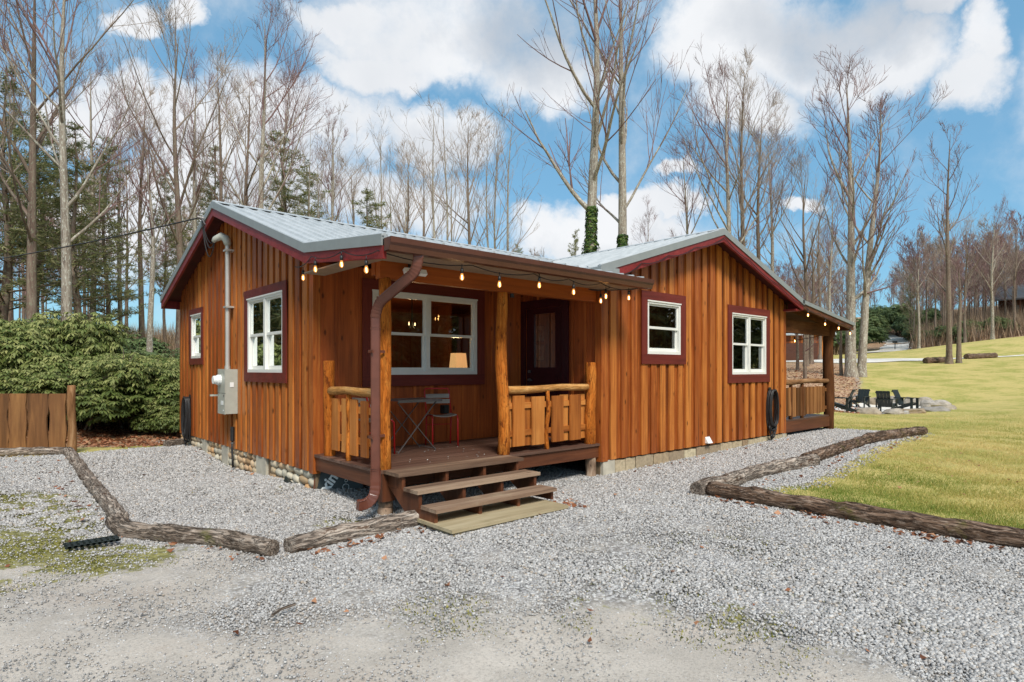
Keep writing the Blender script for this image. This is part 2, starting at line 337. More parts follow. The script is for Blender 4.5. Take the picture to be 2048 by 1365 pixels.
def glassmat():
    k = NT('window_glass'); k.N.remove(k.b)
    tr = k.new('ShaderNodeBsdfTransparent'); tr.inputs[0].default_value = (.72, .76, .74, 1)
    gl = k.new('ShaderNodeBsdfGlossy'); gl.inputs['Roughness'].default_value = .015; gl.inputs['Color'].default_value = (.9, .95, .95, 1)
    fr = k.new('ShaderNodeFresnel'); fr.inputs[0].default_value = 1.5
    mx = k.new('ShaderNodeMixShader'); k.link(k.M('ADD', k.M('MULTIPLY', fr.outputs[0], 2.2), .05, True), mx.inputs[0])
    k.link(tr.outputs[0], mx.inputs[1]); k.link(gl.outputs[0], mx.inputs[2]); k.link(mx.outputs[0], k.N['Material Output'].inputs['Surface'])
    return k.m
MT['glass'] = glassmat()
def doorglass():
    m = MT['glass'].copy(); m.name = 'door_glass'
    for n in m.node_tree.nodes:
        if n.type == 'MATH' and n.operation == 'MULTIPLY': n.inputs[1].default_value = .6
        if n.type == 'MATH' and n.operation == 'ADD': n.inputs[1].default_value = 0
    return m
MT['doorglass'] = doorglass()
def emis(name, col, st):
    k = NT(name); k.fin(col, .4); k.b.inputs['Emission Color'].default_value = col; k.b.inputs['Emission Strength'].default_value = st; return k.m
MT['filament'] = emis('bulb_filament', (1, .55, .2, 1), 30)
MT['shade'] = emis('lamp_shade', (.9, .5, .2, 1), .55)
MT['candle'] = emis('candle_bulb', (1, .6, .3, 1), 3)
def bulbglass():
    k = NT('bulb_glass'); k.N.remove(k.b)
    tr = k.new('ShaderNodeBsdfTransparent'); tr.inputs[0].default_value = (1, .86, .7, 1)
    em = k.new('ShaderNodeEmission'); em.inputs[0].default_value = (1, .42, .12, 1); em.inputs[1].default_value = .8
    mx = k.new('ShaderNodeMixShader'); mx.inputs[0].default_value = .5
    k.link(tr.outputs[0], mx.inputs[1]); k.link(em.outputs[0], mx.inputs[2]); k.link(mx.outputs[0], k.N['Material Output'].inputs['Surface']); return k.m
MT['bulb'] = bulbglass()

# ------------------------------------------------------------------ mesh helpers
COL = scene.collection
ORG = {}
class MB:
    def __init__(s): s.v = []; s.f = []; s.t = []; s.w = []
    def hexa(s, p, tone=.5, ax=2):
        n = len(s.v); s.v += [tuple(x) for x in p]; s.t += [tone] * 8
        s.w += [(q[(ax + 1) % 3], q[(ax + 2) % 3], q[ax]) for q in p]
        s.f += [(n, n + 3, n + 2, n + 1), (n + 4, n + 5, n + 6, n + 7), (n, n + 1, n + 5, n + 4), (n + 1, n + 2, n + 6, n + 5), (n + 2, n + 3, n + 7, n + 6), (n + 3, n, n + 4, n + 7)]
    def box(s, a, b, tone=.5, ax=2):
        x0, x1 = sorted((a[0], b[0])); y0, y1 = sorted((a[1], b[1])); z0, z1 = sorted((a[2], b[2]))
        s.hexa([(x0, y0, z0), (x1, y0, z0), (x1, y1, z0), (x0, y1, z0), (x0, y0, z1), (x1, y0, z1), (x1, y1, z1), (x0, y1, z1)], tone, ax)
    def obox(s, c, size, R, tone=.5, ax=2):
        hx, hy, hz = (q / 2 for q in size); c = Vector(c)
        p = [(-hx, -hy, -hz), (hx, -hy, -hz), (hx, hy, -hz), (-hx, hy, -hz), (-hx, -hy, hz), (hx, -hy, hz), (hx, hy, hz), (-hx, hy, hz)]
        n = len(s.v); s.hexa([tuple(c + R @ Vector(q)) for q in p], tone)
        s.w[n:] = [(q[(ax + 1) % 3], q[(ax + 2) % 3], q[ax]) for q in p]
    def bar(s, a, b, wd, th, tone=.5, up=(0, 0, 1)):
        a = Vector(a); b = Vector(b); d = b - a; z = d.normalized(); x = Vector(up).cross(z)
        if x.length < 1e-4: x = Vector((1, 0, 0)).cross(z)
        x.normalize(); y = z.cross(x); s.obox((a + b) / 2, (wd, th, d.length), Matrix((x, y, z)).transposed(), tone, 2)
    def tube(s, pts, r, sides=8, tone=.5, cap=True, jit=0, rnd=None, prof=None):
        pts = [Vector(p) for p in pts]; n = len(pts)
        if not hasattr(r, '__len__'): r = [r] * n
        L = 0; prev = None; base = len(s.v)
        t = (pts[1] - pts[0]).normalized(); ref = Vector((0, 0, 1)) if abs(t.z) < .9 else Vector((1, 0, 0))
        x = ref.cross(t).normalized()
        for i in range(n):
            if i: L += (pts[i] - pts[i - 1]).length
            t = (pts[min(i + 1, n - 1)] - pts[max(i - 1, 0)])
            if t.length < 1e-9: t = Vector((0, 0, 1))
            t.normalize(); x = (x - t * x.dot(t))
            if x.length < 1e-6: x = t.orthogonal()
            x.normalize(); y = t.cross(x)
            for k in range(sides):
                a = 2 * math.pi * k / sides; rr = r[i] * (1 + (random.uniform(-jit, jit) if jit else 0)) * (prof[i][k] if prof else 1)
                ca, sa = math.cos(a), math.sin(a); q = pts[i] + x * (ca * rr) + y * (sa * rr)
                s.v.append((q.x, q.y, q.z)); s.t.append(tone); s.w.append((ca * r[0], sa * r[0], L))
        for i in range(n - 1):
            a = base + i * sides; b = a + sides
            for k in range(sides):
                k2 = (k + 1) % sides; s.f.append((a + k, a + k2, b + k2, b + k))
        if cap:
            s.f.append(tuple(base + k for k in reversed(range(sides)))); a = base + (n - 1) * sides; s.f.append(tuple(a + k for k in range(sides)))
    def lathe(s, c, prof, sides=12, tone=.5):
        s.tube([(c[0], c[1], c[2] + z) for z, r in prof], [max(r, 1e-4) for z, r in prof], sides, tone)
    def quad(s, a, b, c, d, tone=.5):
        n = len(s.v); s.v += [tuple(a), tuple(b), tuple(c), tuple(d)]; s.t += [tone] * 4; s.w += [tuple(a), tuple(b), tuple(c), tuple(d)]; s.f.append((n, n + 1, n + 2, n + 3))
    def blob(s, c, r, tone=.5, sub=2, jit=.15, seed=0):
        import bmesh
        rg = random.Random(seed); bm = bmesh.new(); bmesh.ops.create_icosphere(bm, subdivisions=sub, radius=1)
        ph = [rg.uniform(0, 6) for _ in range(6)]; n = len(s.v)
        for v in bm.verts:
            p = v.co; k = 1 + jit * (math.sin(3 * p.x + ph[0]) + math.sin(4 * p.y + ph[1]) + math.sin(3.5 * p.z + ph[2])) / 2 + rg.uniform(-jit, jit) * .25
            q = (c[0] + p.x * r[0] * k, c[1] + p.y * r[1] * k, c[2] + p.z * r[2] * k); s.v.append(q); s.t.append(tone); s.w.append(q)
        s.f += [tuple(n + v.index for v in f.verts) for f in bm.faces]; bm.free()
    def build(s, name, mat, parent=None, smooth=False, origin=(0, 0, 0)):
        o0 = ORG.get(parent.name, (0, 0, 0)) if parent else origin
        me = bpy.data.meshes.new(name)
        vv = np.array(s.v, dtype=np.float32).reshape(-1, 3) - np.array(o0, dtype=np.float32)
        me.from_pydata(vv.tolist(), [], s.f)
        at = me.attributes.new('tone', 'FLOAT', 'POINT'); at.data.foreach_set('value', np.array(s.t, dtype=np.float32))
        aw = me.attributes.new('uvw', 'FLOAT_VECTOR', 'POINT'); aw.data.foreach_set('vector', np.array(s.w, dtype=np.float32).ravel())
        if smooth: me.polygons.foreach_set('use_smooth', [True] * len(me.polygons))
        me.materials.append(MT[mat] if isinstance(mat, str) else mat); me.update()
        ob = bpy.data.objects.new(name, me); COL.objects.link(ob)
        if parent: ob.parent = parent
        else: ob.location = origin
        ORG[ob.name] = tuple(o0); return ob
def npmesh(name, verts, faces, tone, mat, parent=None, origin=(0, 0, 0), nper=3, smooth=False):
    o0 = ORG.get(parent.name, (0, 0, 0)) if parent else origin
    me = bpy.data.meshes.new(name); nv = len(verts); nf = len(faces)
    me.vertices.add(nv); me.vertices.foreach_set('co', (np.asarray(verts, dtype=np.float32) - np.array(o0, dtype=np.float32)).ravel())
    me.loops.add(nf * nper); me.loops.foreach_set('vertex_index', np.asarray(faces, dtype=np.int32).ravel())
    me.polygons.add(nf); me.polygons.foreach_set('loop_start', np.arange(0, nf * nper, nper, dtype=np.int32))
    try: me.polygons.foreach_set('loop_total', np.full(nf, nper, dtype=np.int32))
    except Exception: pass
    at = me.attributes.new('tone', 'FLOAT', 'POINT'); at.data.foreach_set('value', np.asarray(tone, dtype=np.float32))
    if smooth: me.polygons.foreach_set('use_smooth', [True] * nf)
    me.materials.append(MT[mat]); me.update(calc_edges=True); me.validate()
    ob = bpy.data.objects.new(name, me); COL.objects.link(ob)
    if parent: ob.parent = parent
    else: ob.location = origin
    ORG[ob.name] = tuple(o0); return ob
def thing(name, label, cat, loc=(0, 0, 0), group=None):
    o = bpy.data.objects.new(name, None); COL.objects.link(o); o.location = loc; ORG[o.name] = tuple(loc)
    o.empty_display_size = .2; return tag(o, label, cat, group)
def tag(o, label=None, cat=None, group=None, kind=None):
    if label: o['label'] = label
    if cat: o['category'] = cat
    if group: o['group'] = group
    if kind: o['kind'] = kind
    return o
def dup(root, loc, rz=0, sc=(1, 1, 1), label=None, group=None):
    r = root.copy(); COL.objects.link(r); r.location = loc; r.rotation_euler = (0, 0, rz); r.scale = sc
    if label: r['label'] = label
    if group: r['group'] = group
    for ch in list(root.children):
        c = ch.copy(); COL.objects.link(c); c.parent = r
        for g in ch.children:
            d = g.copy(); COL.objects.link(d); d.parent = c
    return r
rnd = random.random
def U(a, b): return random.uniform(a, b)

# ------------------------------------------------------------------ terrain
ctrl = []
for px, D, z in [(1024, 3, 0), (0, 4, 0), (2048, 4, 0), (1024, 6, 0), (0, 7, 0), (400, 8, -.02), (2048, 8, 0), (1600, 9, .02), (1300, 9, .0), (0, 11.5, 0), (350, 13, -.02),
                 (1560, 13.2, .10), (1664, 15.2, .1), (1850, 14.5, .06), (2048, 14, .05), (1750, 19, .0), (2048, 20, .02), (1700, 24.5, -.16), (1800, 25, -.2), (1900, 27, -.2), (1730, 30, -.3), (1850, 31, -.3), (2048, 28, -.05),
                 (1720, 47, 1.55), (1900, 52, 2.25), (2048, 50, 2.35), (1800, 56, 2.5), (1990, 57, 2.75), (2300, 50, 2.8), (1740, 75, 3.3), (1900, 70, 4.35), (2048, 68, 5.2), (2300, 68, 6.4),
                 (1800, 92, 4.3), (1790, 112, 6.1), (1755, 140, 10), (1900, 110, 7.4), (2048, 100, 9), (2048, 200, 24), (1800, 200, 18), (1600, 200, 17), (1600, 77, 2.7), (1600, 50, 1.7), (1600, 36, .6), (1560, 24, .15), (1660, 110, 5.5),
                 (1300, 60, 2), (1300, 120, 6), (1000, 60, 2), (1000, 120, 6), (1000, 200, 12), (700, 25, .3), (700, 60, 3), (500, 30, .8), (300, 20, .5), (300, 35, 2), (100, 20, .7), (100, 35, 2.4), (-200, 20, .8), (-200, 40, 2.4), (100, 80, 5), (100, 200, 12), (-600, 60, 3), (2700, 60, 6), (2700, 20, .2)]:
    x, y = P(px, D); ctrl.append((x, y, z))
ctrl += [(-12, -12, 0), (0, -8, 0), (14, -10, 0), (-12, 4, 0), (-40, -10, 0), (-10, -50, 0), (40, -40, 0), (120, -60, 2), (-150, 60, 4), (-300, 0, 5), (0, -300, 0), (300, -200, 4), (400, 60, 26), (500, 400, 40), (0, 500, 20), (-400, 400, 12),
         (5, 7, -.02), (5, 12, 0), (10, 8, .03), (12, 12, .1), (17, 9, .1), (3, 5, -.02), (2.9, 9.6, -.12), (2.8, 8.4, -.10), (3.0, 11.4, -.08), (3.0, 13, -.04)]
ctrl = np.array(ctrl)
def _ker(d): return np.sqrt(d * d + 9.0)
_A = _ker(np.linalg.norm(ctrl[:, None, :2] - ctrl[None, :, :2], axis=2)); _n = len(ctrl)
_M = np.zeros((_n + 3, _n + 3)); _M[:_n, :_n] = _A + np.eye(_n) * .02; _M[:_n, _n] = 1; _M[:_n, _n + 1:] = ctrl[:, :2]; _M[_n, :_n] = 1; _M[_n + 1:, :_n] = ctrl[:, :2].T
_W = np.linalg.solve(_M, np.concatenate([ctrl[:, 2], [0, 0, 0]]))
def hgt(x, y):
    x = np.asarray(x, dtype=float); y = np.asarray(y, dtype=float); sh = x.shape; x = x.ravel(); y = y.ravel()
    out = np.full(x.shape, _W[_n]) + _W[_n + 1] * x + _W[_n + 2] * y
    for i in range(_n): out += _W[i] * _ker(np.hypot(x - ctrl[i, 0], y - ctrl[i, 1]))
    return out.reshape(sh)
def H(x, y): return float(hgt(np.array([x]), np.array([y]))[0])
def smooth(a, b, x): t = np.clip((x - a) / (b - a), 0, 1); return t * t * (3 - 2 * t)
def inpoly(x, y, poly):
    x = np.asarray(x); y = np.asarray(y); c = np.zeros(x.shape, bool); n = len(poly)
    for i in range(n):
        x0, y0 = poly[i]; x1, y1 = poly[(i + 1) % n]
        if y0 == y1: continue
        c ^= ((y0 > y) != (y1 > y)) & (x < (x1 - x0) * (y - y0) / (y1 - y0) + x0)
    return c
def dpoly(x, y, poly, closed=True):
    d = np.full(np.shape(x), 1e9); n = len(poly)
    for i in range(n if closed else n - 1):
        a = poly[i]; b = poly[(i + 1) % n]; dx, dy = b[0] - a[0], b[1] - a[1]; l = dx * dx + dy * dy + 1e-9
        t = np.clip(((x - a[0]) * dx + (y - a[1]) * dy) / l, 0, 1); d = np.minimum(d, np.hypot(x - a[0] - t * dx, y - a[1] - t * dy))
    return d
YARD = [(-9, 14.6), (1.3, 13.85), (3.3, 14.2), (3.4, 16), (13.2, 14), (15.9, 6.1), (17.0, 4.3), (13, 4.1), (10.3, 3.75), (8.6, 3.55), (7.1, 3.9), (6.95, 2.4), (7.1, .8), (7.6, -2), (9, -30), (-40, -30), (-40, 14.6)]
LEAFS = [P(1480, 16), P(1700, 27), P(1720, 40), P(1690, 52), P(1600, 70), P(1300, 70), P(1300, 30)]
def masks(x, y):
    yard = np.where(inpoly(x, y, YARD), 1, -1) * dpoly(x, y, YARD)
    D = x * SN + y * CS; Rr = x * CS - y * SN; px = 1024 + FPX * Rr / np.maximum(D, .3)
    front = D > .3
    rightside = smooth(-2, 2, x - 3.4 - .0 * y)
    lawn = (1 - smooth(-.25, .25, yard))
    leaf = np.zeros_like(lawn)
    lf = np.where(inpoly(x, y, LEAFS), 1, -1) * dpoly(x, y, LEAFS); leaf = np.maximum(leaf, smooth(-1.5, 1.5, lf))
    back = smooth(15.6, 16.6, y + .25 * x) * (1 - smooth(6, 12, x))
    leaf = np.maximum(leaf, back)
    hill = smooth(0, 8, D - 74 - np.clip((px - 1900) / 200, -2, 1) * -4) * smooth(1780, 1830, px) * front
    leaf = np.maximum(leaf, hill); leaf = np.maximum(leaf, smooth(95, 105, D) * front)
    leaf = np.maximum(leaf, smooth(60, 90, np.hypot(x, y)) * (1 - smooth(8, 14, x)))
    lawn = lawn * (1 - leaf)
    # bare packed drive across the very front and to the left
    d = 1 - smooth(3.2, 4.9, D + .25 * np.sin(x * 1.7) + .2 * np.sin(y * 2.3 + 1) + .9 * smooth(.6, 2.2, Rr))
    d = np.maximum(d, (1 - smooth(-2.3, -1.2, Rr + .12 * (D - 4))) * (1 - smooth(5, 6.5, D)) * .75)
    for (dx_, dy_, r_, w_) in [(4.4, 3.6, 1.1, .38), (5.2, 3.0, 1.1, .34), (3.2, 3.9, .5, .4), (2.6, 6.3, .6, .35), (1.9, 8.0, .8, .3), (5.9, 1.2, .8, .4), (2.4, 3.4, .7, .4)]: d = np.maximum(d, w_ * (1 - smooth(r_ * .2, r_ * 1.3, np.hypot(x - dx_, y - dy_))))
    dirt = d * (yard > 0)
    moss = np.zeros_like(lawn)
    for (mx, my, r, w) in [(.3, 9.3, 1.3, 1), (.15, 7.8, 1.1, 1), (-.6, 8.8, 1.5, 1), (.9, 6.2, .7, .9), (.3, 6.9, .9, .9), (.75, 8.4, .5, .8), (.2, 5.9, .5, .5), (3.9, 2.0, 1.2, .4), (3.2, 4.5, .6, .3), (2.9, 5.95, .45, .75), (3.1, 8.2, .35, .6), (2.4, 9.3, .5, .35), (3.4, 2.6, .8, .45), (3.7, 1.9, .5, .5), (4.4, 1.2, .4, .4), (5.6, .2, .6, .5), (5.2, 2.7, .9, .35), (2.3, 3.2, .6, .4), (4.2, 3.2, .5, .3), (3.4, 4.2, .4, .2)]:
        moss = np.maximum(moss, w * (1 - smooth(r * .3, r * 1.3, np.hypot(x - mx, y - my))))
    moss *= (yard > 0)
    return lawn, dirt, leaf, moss
def axis(lo, a, b, hi, st):
    c = list(np.arange(a, b + st / 2, st)); s = st; v = b
    while v < hi: s *= 1.09; v += s; c.append(v)
    s = st; v = a; L = []
    while v > lo: s *= 1.09; v -= s; L.append(v)
    return np.array(L[::-1] + c)
gx = axis(-700, -2.5, 19, 900, .1); gy = axis(-700, -1.5, 16.5, 900, .1)
GX, GY = np.meshgrid(gx, gy); GZ = hgt(GX, GY)
far = np.hypot(GX, GY); GZ = np.where(far > 350, GZ * 0 + np.clip(GZ, -5, 45), GZ)
GZ = GZ + .012 * np.sin(GX * 5.1 + np.sin(GY * 3.3)) * np.sin(GY * 4.3) * (far < 20)
m = masks(GX, GY); MK = np.stack([m[0], m[1], m[2], m[3]], axis=-1).reshape(-1, 4).astype(np.float32)
VV = np.stack([GX, GY, GZ], axis=-1).reshape(-1, 3); nx, ny = len(gx), len(gy)
ii, jj = np.meshgrid(np.arange(nx - 1), np.arange(ny - 1)); a = (jj * nx + ii).ravel(); FF = np.stack([a, a + 1, a + nx + 1, a + nx], axis=1)
cx = VV[FF].mean(axis=1); LW = MK[:, 0][FF].mean(axis=1); yd = inpoly(cx[:, 0], cx[:, 1], YARD) & (np.hypot(cx[:, 0], cx[:, 1]) < 45)
sel = np.where(yd, 0, np.where(LW > .5, 1, 2))
def subground(name, faces):
    used, inv = np.unique(faces, return_inverse=True); inv = inv.reshape(faces.shape)
    ob = npmesh(name, VV[used], inv, np.full(len(used), .5), 'ground', nper=4, smooth=True)
    ca = ob.data.attributes.new('mask', 'FLOAT_COLOR', 'POINT'); ca.data.foreach_set('color', MK[used].ravel())
    return tag(ob, kind='structure')
subground('gravel_yard', FF[sel == 0]); subground('lawn', FF[sel == 1]); subground('forest_floor', FF[sel == 2])

def sheet(name, path, widths, mat, lift=.03, seg=1.0):
    pts = [Vector((p[0], p[1], 0)) for p in path]; L = []
    for i in range(len(pts) - 1):
        n = max(1, int((pts[i + 1] - pts[i]).length / seg))
        for k in range(n): L.append((pts[i].lerp(pts[i + 1], k / n), widths[i] + (widths[i + 1] - widths[i]) * k / n))
    L.append((pts[-1], widths[-1])); V = []; F = []
    for i, (p, w) in enumerate(L):
        t = (L[min(i + 1, len(L) - 1)][0] - L[max(i - 1, 0)][0]).normalized(); nrm = Vector((-t.y, t.x, 0))
        for k in range(7):
            q = p + nrm * w * (k / 6 - .5) * (1 + .12 * math.sin(i * 1.3 + k)); V.append((q.x, q.y, H(q.x, q.y) + lift))
        if i:
            for k in range(6): b = (i - 1) * 7 + k; F.append((b, b + 1, b + 8, b + 7))
    ob = npmesh(name, V, F, np.full(len(V), .5), mat, nper=4, smooth=True); return tag(ob, kind='structure')
def roadmat():
    k = NT('pale_gravel_road'); g = k.new('ShaderNodeTexCoord').outputs['Object']; n = k.noise(g, 1.5, 7, .7).outputs[0]; n2 = k.noise(g, 25, 4, .7).outputs[0]
    c = k.mix(k.mr(n, .35, .7), lin((212, 204, 192)), lin((230, 224, 212))); c = k.mix(k.mr(n2, .5, .8, 0, .4), c, lin((140, 132, 120))); return k.fin(c, .9)
MT['road'] = roadmat()
sheet('road', [P(1700, 92), P(1745, 92), P(1788, 95), P(1806, 104), P(1800, 116), P(1775, 125), P(1752, 135), P(1740, 160)], [5, 5, 5, 5.2, 5, 4.6, 4.4, 4.2], 'road', .12, 2)
sheet('track', [P(1560, 72), P(1640, 62), P(1700, 57), P(1790, 56), P(1850, 55), P(1900, 56), P(1960, 57), P(2100, 56)], [12, 8, 7, 5.5, 4, 1.4, .9, .8], 'road', .05, 1)

# gravel stones (crushed rock, real geometry)
def gravel():
    pts = []
    rs = np.random.RandomState(3)
    N = 800000
    D = 2.9 + (17 - 2.9) * rs.rand(N) ** 1.25; R = (rs.rand(N) * 2 - 1) * 1.14 * D
    x = D * SN + R * CS; y = D * CS - R * SN
    ok = inpoly(x, y, YARD) | ((dpoly(x, y, YARD) < .35) & (rs.rand(N) < .35 * (1 - dpoly(x, y, YARD) / .35)))
    ok &= ~((x > 3.45) & (x < 13.2) & (y > 7.75)) & ~((x > 7.2) & (x < 13.2) & (y > 6.02))
    ok &= ~((x > 3.4) & (y > 7.9) & (y < 14.5))
    x, y, D = x[ok], y[ok], D[ok]
    lawn, dirt, leaf, moss = masks(x, y)
    nz = .5 + .25 * np.sin(x * 2.1 + np.sin(y * 1.7) * 2) + .25 * np.sin(y * 2.7 + np.sin(x * 2.3))
    mn_ = smooth(.3, .6, .5 + .5 * np.sin(x * 7 + 3 * np.sin(y * 4)) * np.sin(y * 6 + 3 * np.sin(x * 5)))
    keep = rs.rand(len(x)) < np.clip(1.0 - .93 * smooth(0, 1, dirt + .35 * (nz - .5) * (dirt > .02))  - 1.15 * moss * mn_, .13, 1) * (.72 + .28 * nz)
    x, y, D, dirt = x[keep], y[keep], D[keep], dirt[keep]
    n = len(x); z = hgt(x, y)
    s = (.0052 + .0068 * rs.rand(n) ** 1.8) * (1 + .045 * np.clip(D - 4, 0, 10)) * (1 - .55 * dirt)
    base = np.array([(-1, -1, -.6), (1, -1, -.6), (1, 1, -.6), (-1, 1, -.6), (-.8, -.8, .7), (.8, -.8, .7), (.8, .8, .7), (-.8, .8, .7)], dtype=float)
    V = base[None] * (1 + .55 * (rs.rand(n, 8, 3) - .5)); V *= s[:, None, None] * (.7 + .6 * rs.rand(n, 1, 3))
    a = rs.rand(n) * 6.28; ca, sa = np.cos(a)[:, None], np.sin(a)[:, None]; tl = (rs.rand(n) - .5)[:, None] * 1.2; ct, st = np.cos(tl), np.sin(tl)
    X, Y, Z = V[..., 0], V[..., 1], V[..., 2]; Y, Z = Y * ct - Z * st, Y * st + Z * ct; X, Y = X * ca - Y * sa, X * sa + Y * ca
    V = np.stack([X + x[:, None], Y + y[:, None], Z + z[:, None] + s[:, None] * .45 + .006 * rs.rand(n)[:, None]], axis=-1).reshape(-1, 3)
    tri = np.array([(0, 3, 2), (0, 2, 1), (4, 5, 6), (4, 6, 7), (0, 1, 5), (0, 5, 4), (1, 2, 6), (1, 6, 5), (2, 3, 7), (2, 7, 6), (3, 0, 4), (3, 4, 7)])
    F = (np.arange(n)[:, None, None] * 8 + tri[None]).reshape(-1, 3)
    print('stones', n)
    tag(npmesh('gravel', V, F, np.repeat(rs.rand(n), 8), 'gravel'), kind='stuff')
gravel()

def blades(name, x, y, hmin, hmax, wd, mat, lean=.6, seed=1, tone=None):
    rs = np.random.RandomState(seed); n = len(x); z = hgt(x, y); a = rs.rand(n) * 6.28; h = hmin + (hmax - hmin) * rs.rand(n); l = h * lean * rs.rand(n); b = rs.rand(n) * 6.28
    p0 = np.stack([x - np.cos(a) * wd, y - np.sin(a) * wd, z - .005], 1); p1 = np.stack([x + np.cos(a) * wd, y + np.sin(a) * wd, z - .005], 1)
    p2 = np.stack([x + np.cos(b) * l, y + np.sin(b) * l, z + h], 1)
    V = np.stack([p0, p1, p2], 1).reshape(-1, 3); F = np.arange(n * 3).reshape(-1, 3)
    return tag(npmesh(name, V, F, np.repeat(rs.rand(n) if tone is None else tone, 3), mat), kind='stuff')
def lawn_grass():
    rs = np.random.RandomState(5); N = 560000
    D = 4.8 + 24 * rs.rand(N) ** 1.6; R = (.22 + 1.15 * rs.rand(N)) * D; x = D * SN + R * CS; y = D * CS - R * SN
    m = masks(x, y); k = (m[0] > .35) & (rs.rand(N) < m[0]) & (rs.rand(N) > smooth(12, 28, D)) & (dpoly(x, y, YARD) * (~inpoly(x, y, YARD)) > .05 * rs.rand(N) ** 2 * 12)
    x, y = x[k], y[k]; nz = np.sin(x * 1.3 + np.sin(y * .9) * 2) * np.sin(y * 1.1 + np.sin(x * .7) * 2) * .3 + .55
    blades('grass', x, y, .012, .045, .004, 'grassb', 1.0, 6, np.clip(nz + (rs.rand(len(x)) - .5) * .6 - .38 * (1 - smooth(7.5, 12.5, x)), 0, 1))
lawn_grass()
def moss_tufts():
    rs = np.random.RandomState(8); N = 260000
    D = 3 + 10 * rs.rand(N); R = (rs.rand(N) * 2 - 1) * .88 * D; x = D * SN + R * CS; y = D * CS - R * SN
    m = masks(x, y)[3]; nz = smooth(.3, .6, .5 + .5 * np.sin(x * 7 + 3 * np.sin(y * 4)) * np.sin(y * 6 + 3 * np.sin(x * 5))); k = (m > .2) & (rs.rand(N) < m * nz)
    blades('moss', x[k], y[k], .004, .017, .006, 'mossb', 1.6, 9)
moss_tufts()

def deadleaves():
    rs = np.random.RandomState(11); X = []; Y = []; S = []
    def line(a, b, n, w):
        t = rs.rand(n); X.extend(a[0] + (b[0] - a[0]) * t + rs.randn(n) * w); Y.extend(a[1] + (b[1] - a[1]) * t + rs.randn(n) * w); S.extend(.02 + .025 * rs.rand(n))
    for a, b, n in [((6.65, 3.7), (6.7, 1), 90), ((1.05, 7.4), (1.9, 5.2), 30), ((2.1, 5.2), (3.6, 5.1), 50), ((.95, 13), (1, 7.6), 30), ((5.2, 5.2), (5.3, 4.6), 30), ((8, 3.95), (16, 4.0), 70), ((3.3, 14), (3.3, 8), 14), ((3.5, 5.6), (4.3, 5.9), 40), ((7.2, 5.7), (13, 5.7), 30)]: line(a, b, n, .1)
    n = 120; D = 3.2 + 9 * rs.rand(n); R = (rs.rand(n) * 2 - 1) * .85 * D; X.extend(D * SN + R * CS); Y.extend(D * CS - R * SN); S.extend(.014 + .022 * rs.rand(n) )
    X = np.array(X); Y = np.array(Y); S = np.array(S); ok = ~((X > 7) & (Y > 5.9)) & ~((X > 3.3) & (Y > 5.9)); X, Y, S = X[ok], Y[ok], S[ok]
    n2 = 5200; bx = np.array([P(u, d) for u, d in zip(rs.uniform(-60, 380, n2), rs.uniform(12.8, 19, n2))]); k = bx[:, 1] + .25 * bx[:, 0] > 15.1; bx = bx[k]
    X = np.concatenate([X, bx[:, 0]]); Y = np.concatenate([Y, bx[:, 1]]); S = np.concatenate([S, .03 + .03 * rs.rand(len(bx))])
    n3 = 1800; bx = np.array([P(u, d) for u, d in zip(rs.uniform(1555, 1720, n3), rs.uniform(22, 50, n3))]); X = np.concatenate([X, bx[:, 0]]); Y = np.concatenate([Y, bx[:, 1]]); S = np.concatenate([S, .05 + .04 * rs.rand(len(bx))])
    n = len(X); z = hgt(X, Y) + .018; a = rs.rand(n) * 6.28; V = []
    c, s = np.cos(a) * S, np.sin(a) * S; dz = (rs.rand(n, 4) - .3) * S[:, None] * 1.1
    V = np.stack([np.stack([X - c, Y - s, z + dz[:, 0]], 1), np.stack([X + s * .6, Y - c * .6, z + dz[:, 1]], 1), np.stack([X + c, Y + s, z + dz[:, 2]], 1), np.stack([X - s * .6, Y + c * .6, z + dz[:, 3]], 1)], 1).reshape(-1, 3)
    tag(npmesh('fallen_leaves', V, np.arange(n * 4).reshape(-1, 4), np.repeat(rs.rand(n), 4), 'deadleaf', nper=4), kind='stuff')
deadleaves()

# ------------------------------------------------------------------ the cabin
X0, YF, YB, XW, XE, YA = 3.35, 5.93, 7.70, 7.08, 13.27, 14.56
cabin = thing('cabin', 'rustic board and batten log cabin with metal roof, maroon trim and porch', 'cabin', (3.35, 7.7, 0))
TA = lambda u, n, z: (X0 - n, u, z)
TB = lambda u, n, z: (u, YF - n, z)
TP = lambda u, n, z: (u, YB - n, z)
TS = lambda u, n, z: (XW - n, u, z)
RY, RZ, BY, BZ, EY, EZ = 11.11, 4.45, 7.25, 3.13, 5.34, 2.93    # main roof profile (y, z of the metal)
def zmain(y):
    if y < BY: return EZ + (BZ - EZ) * (y - EY) / (BY - EY)
    return RZ - abs(y - RY) * (RZ - BZ) / (RY - BY)
WX, WZ, WSL = 10.07, 4.11, .305
def zwing(x): return WZ - abs(x - WX) * WSL

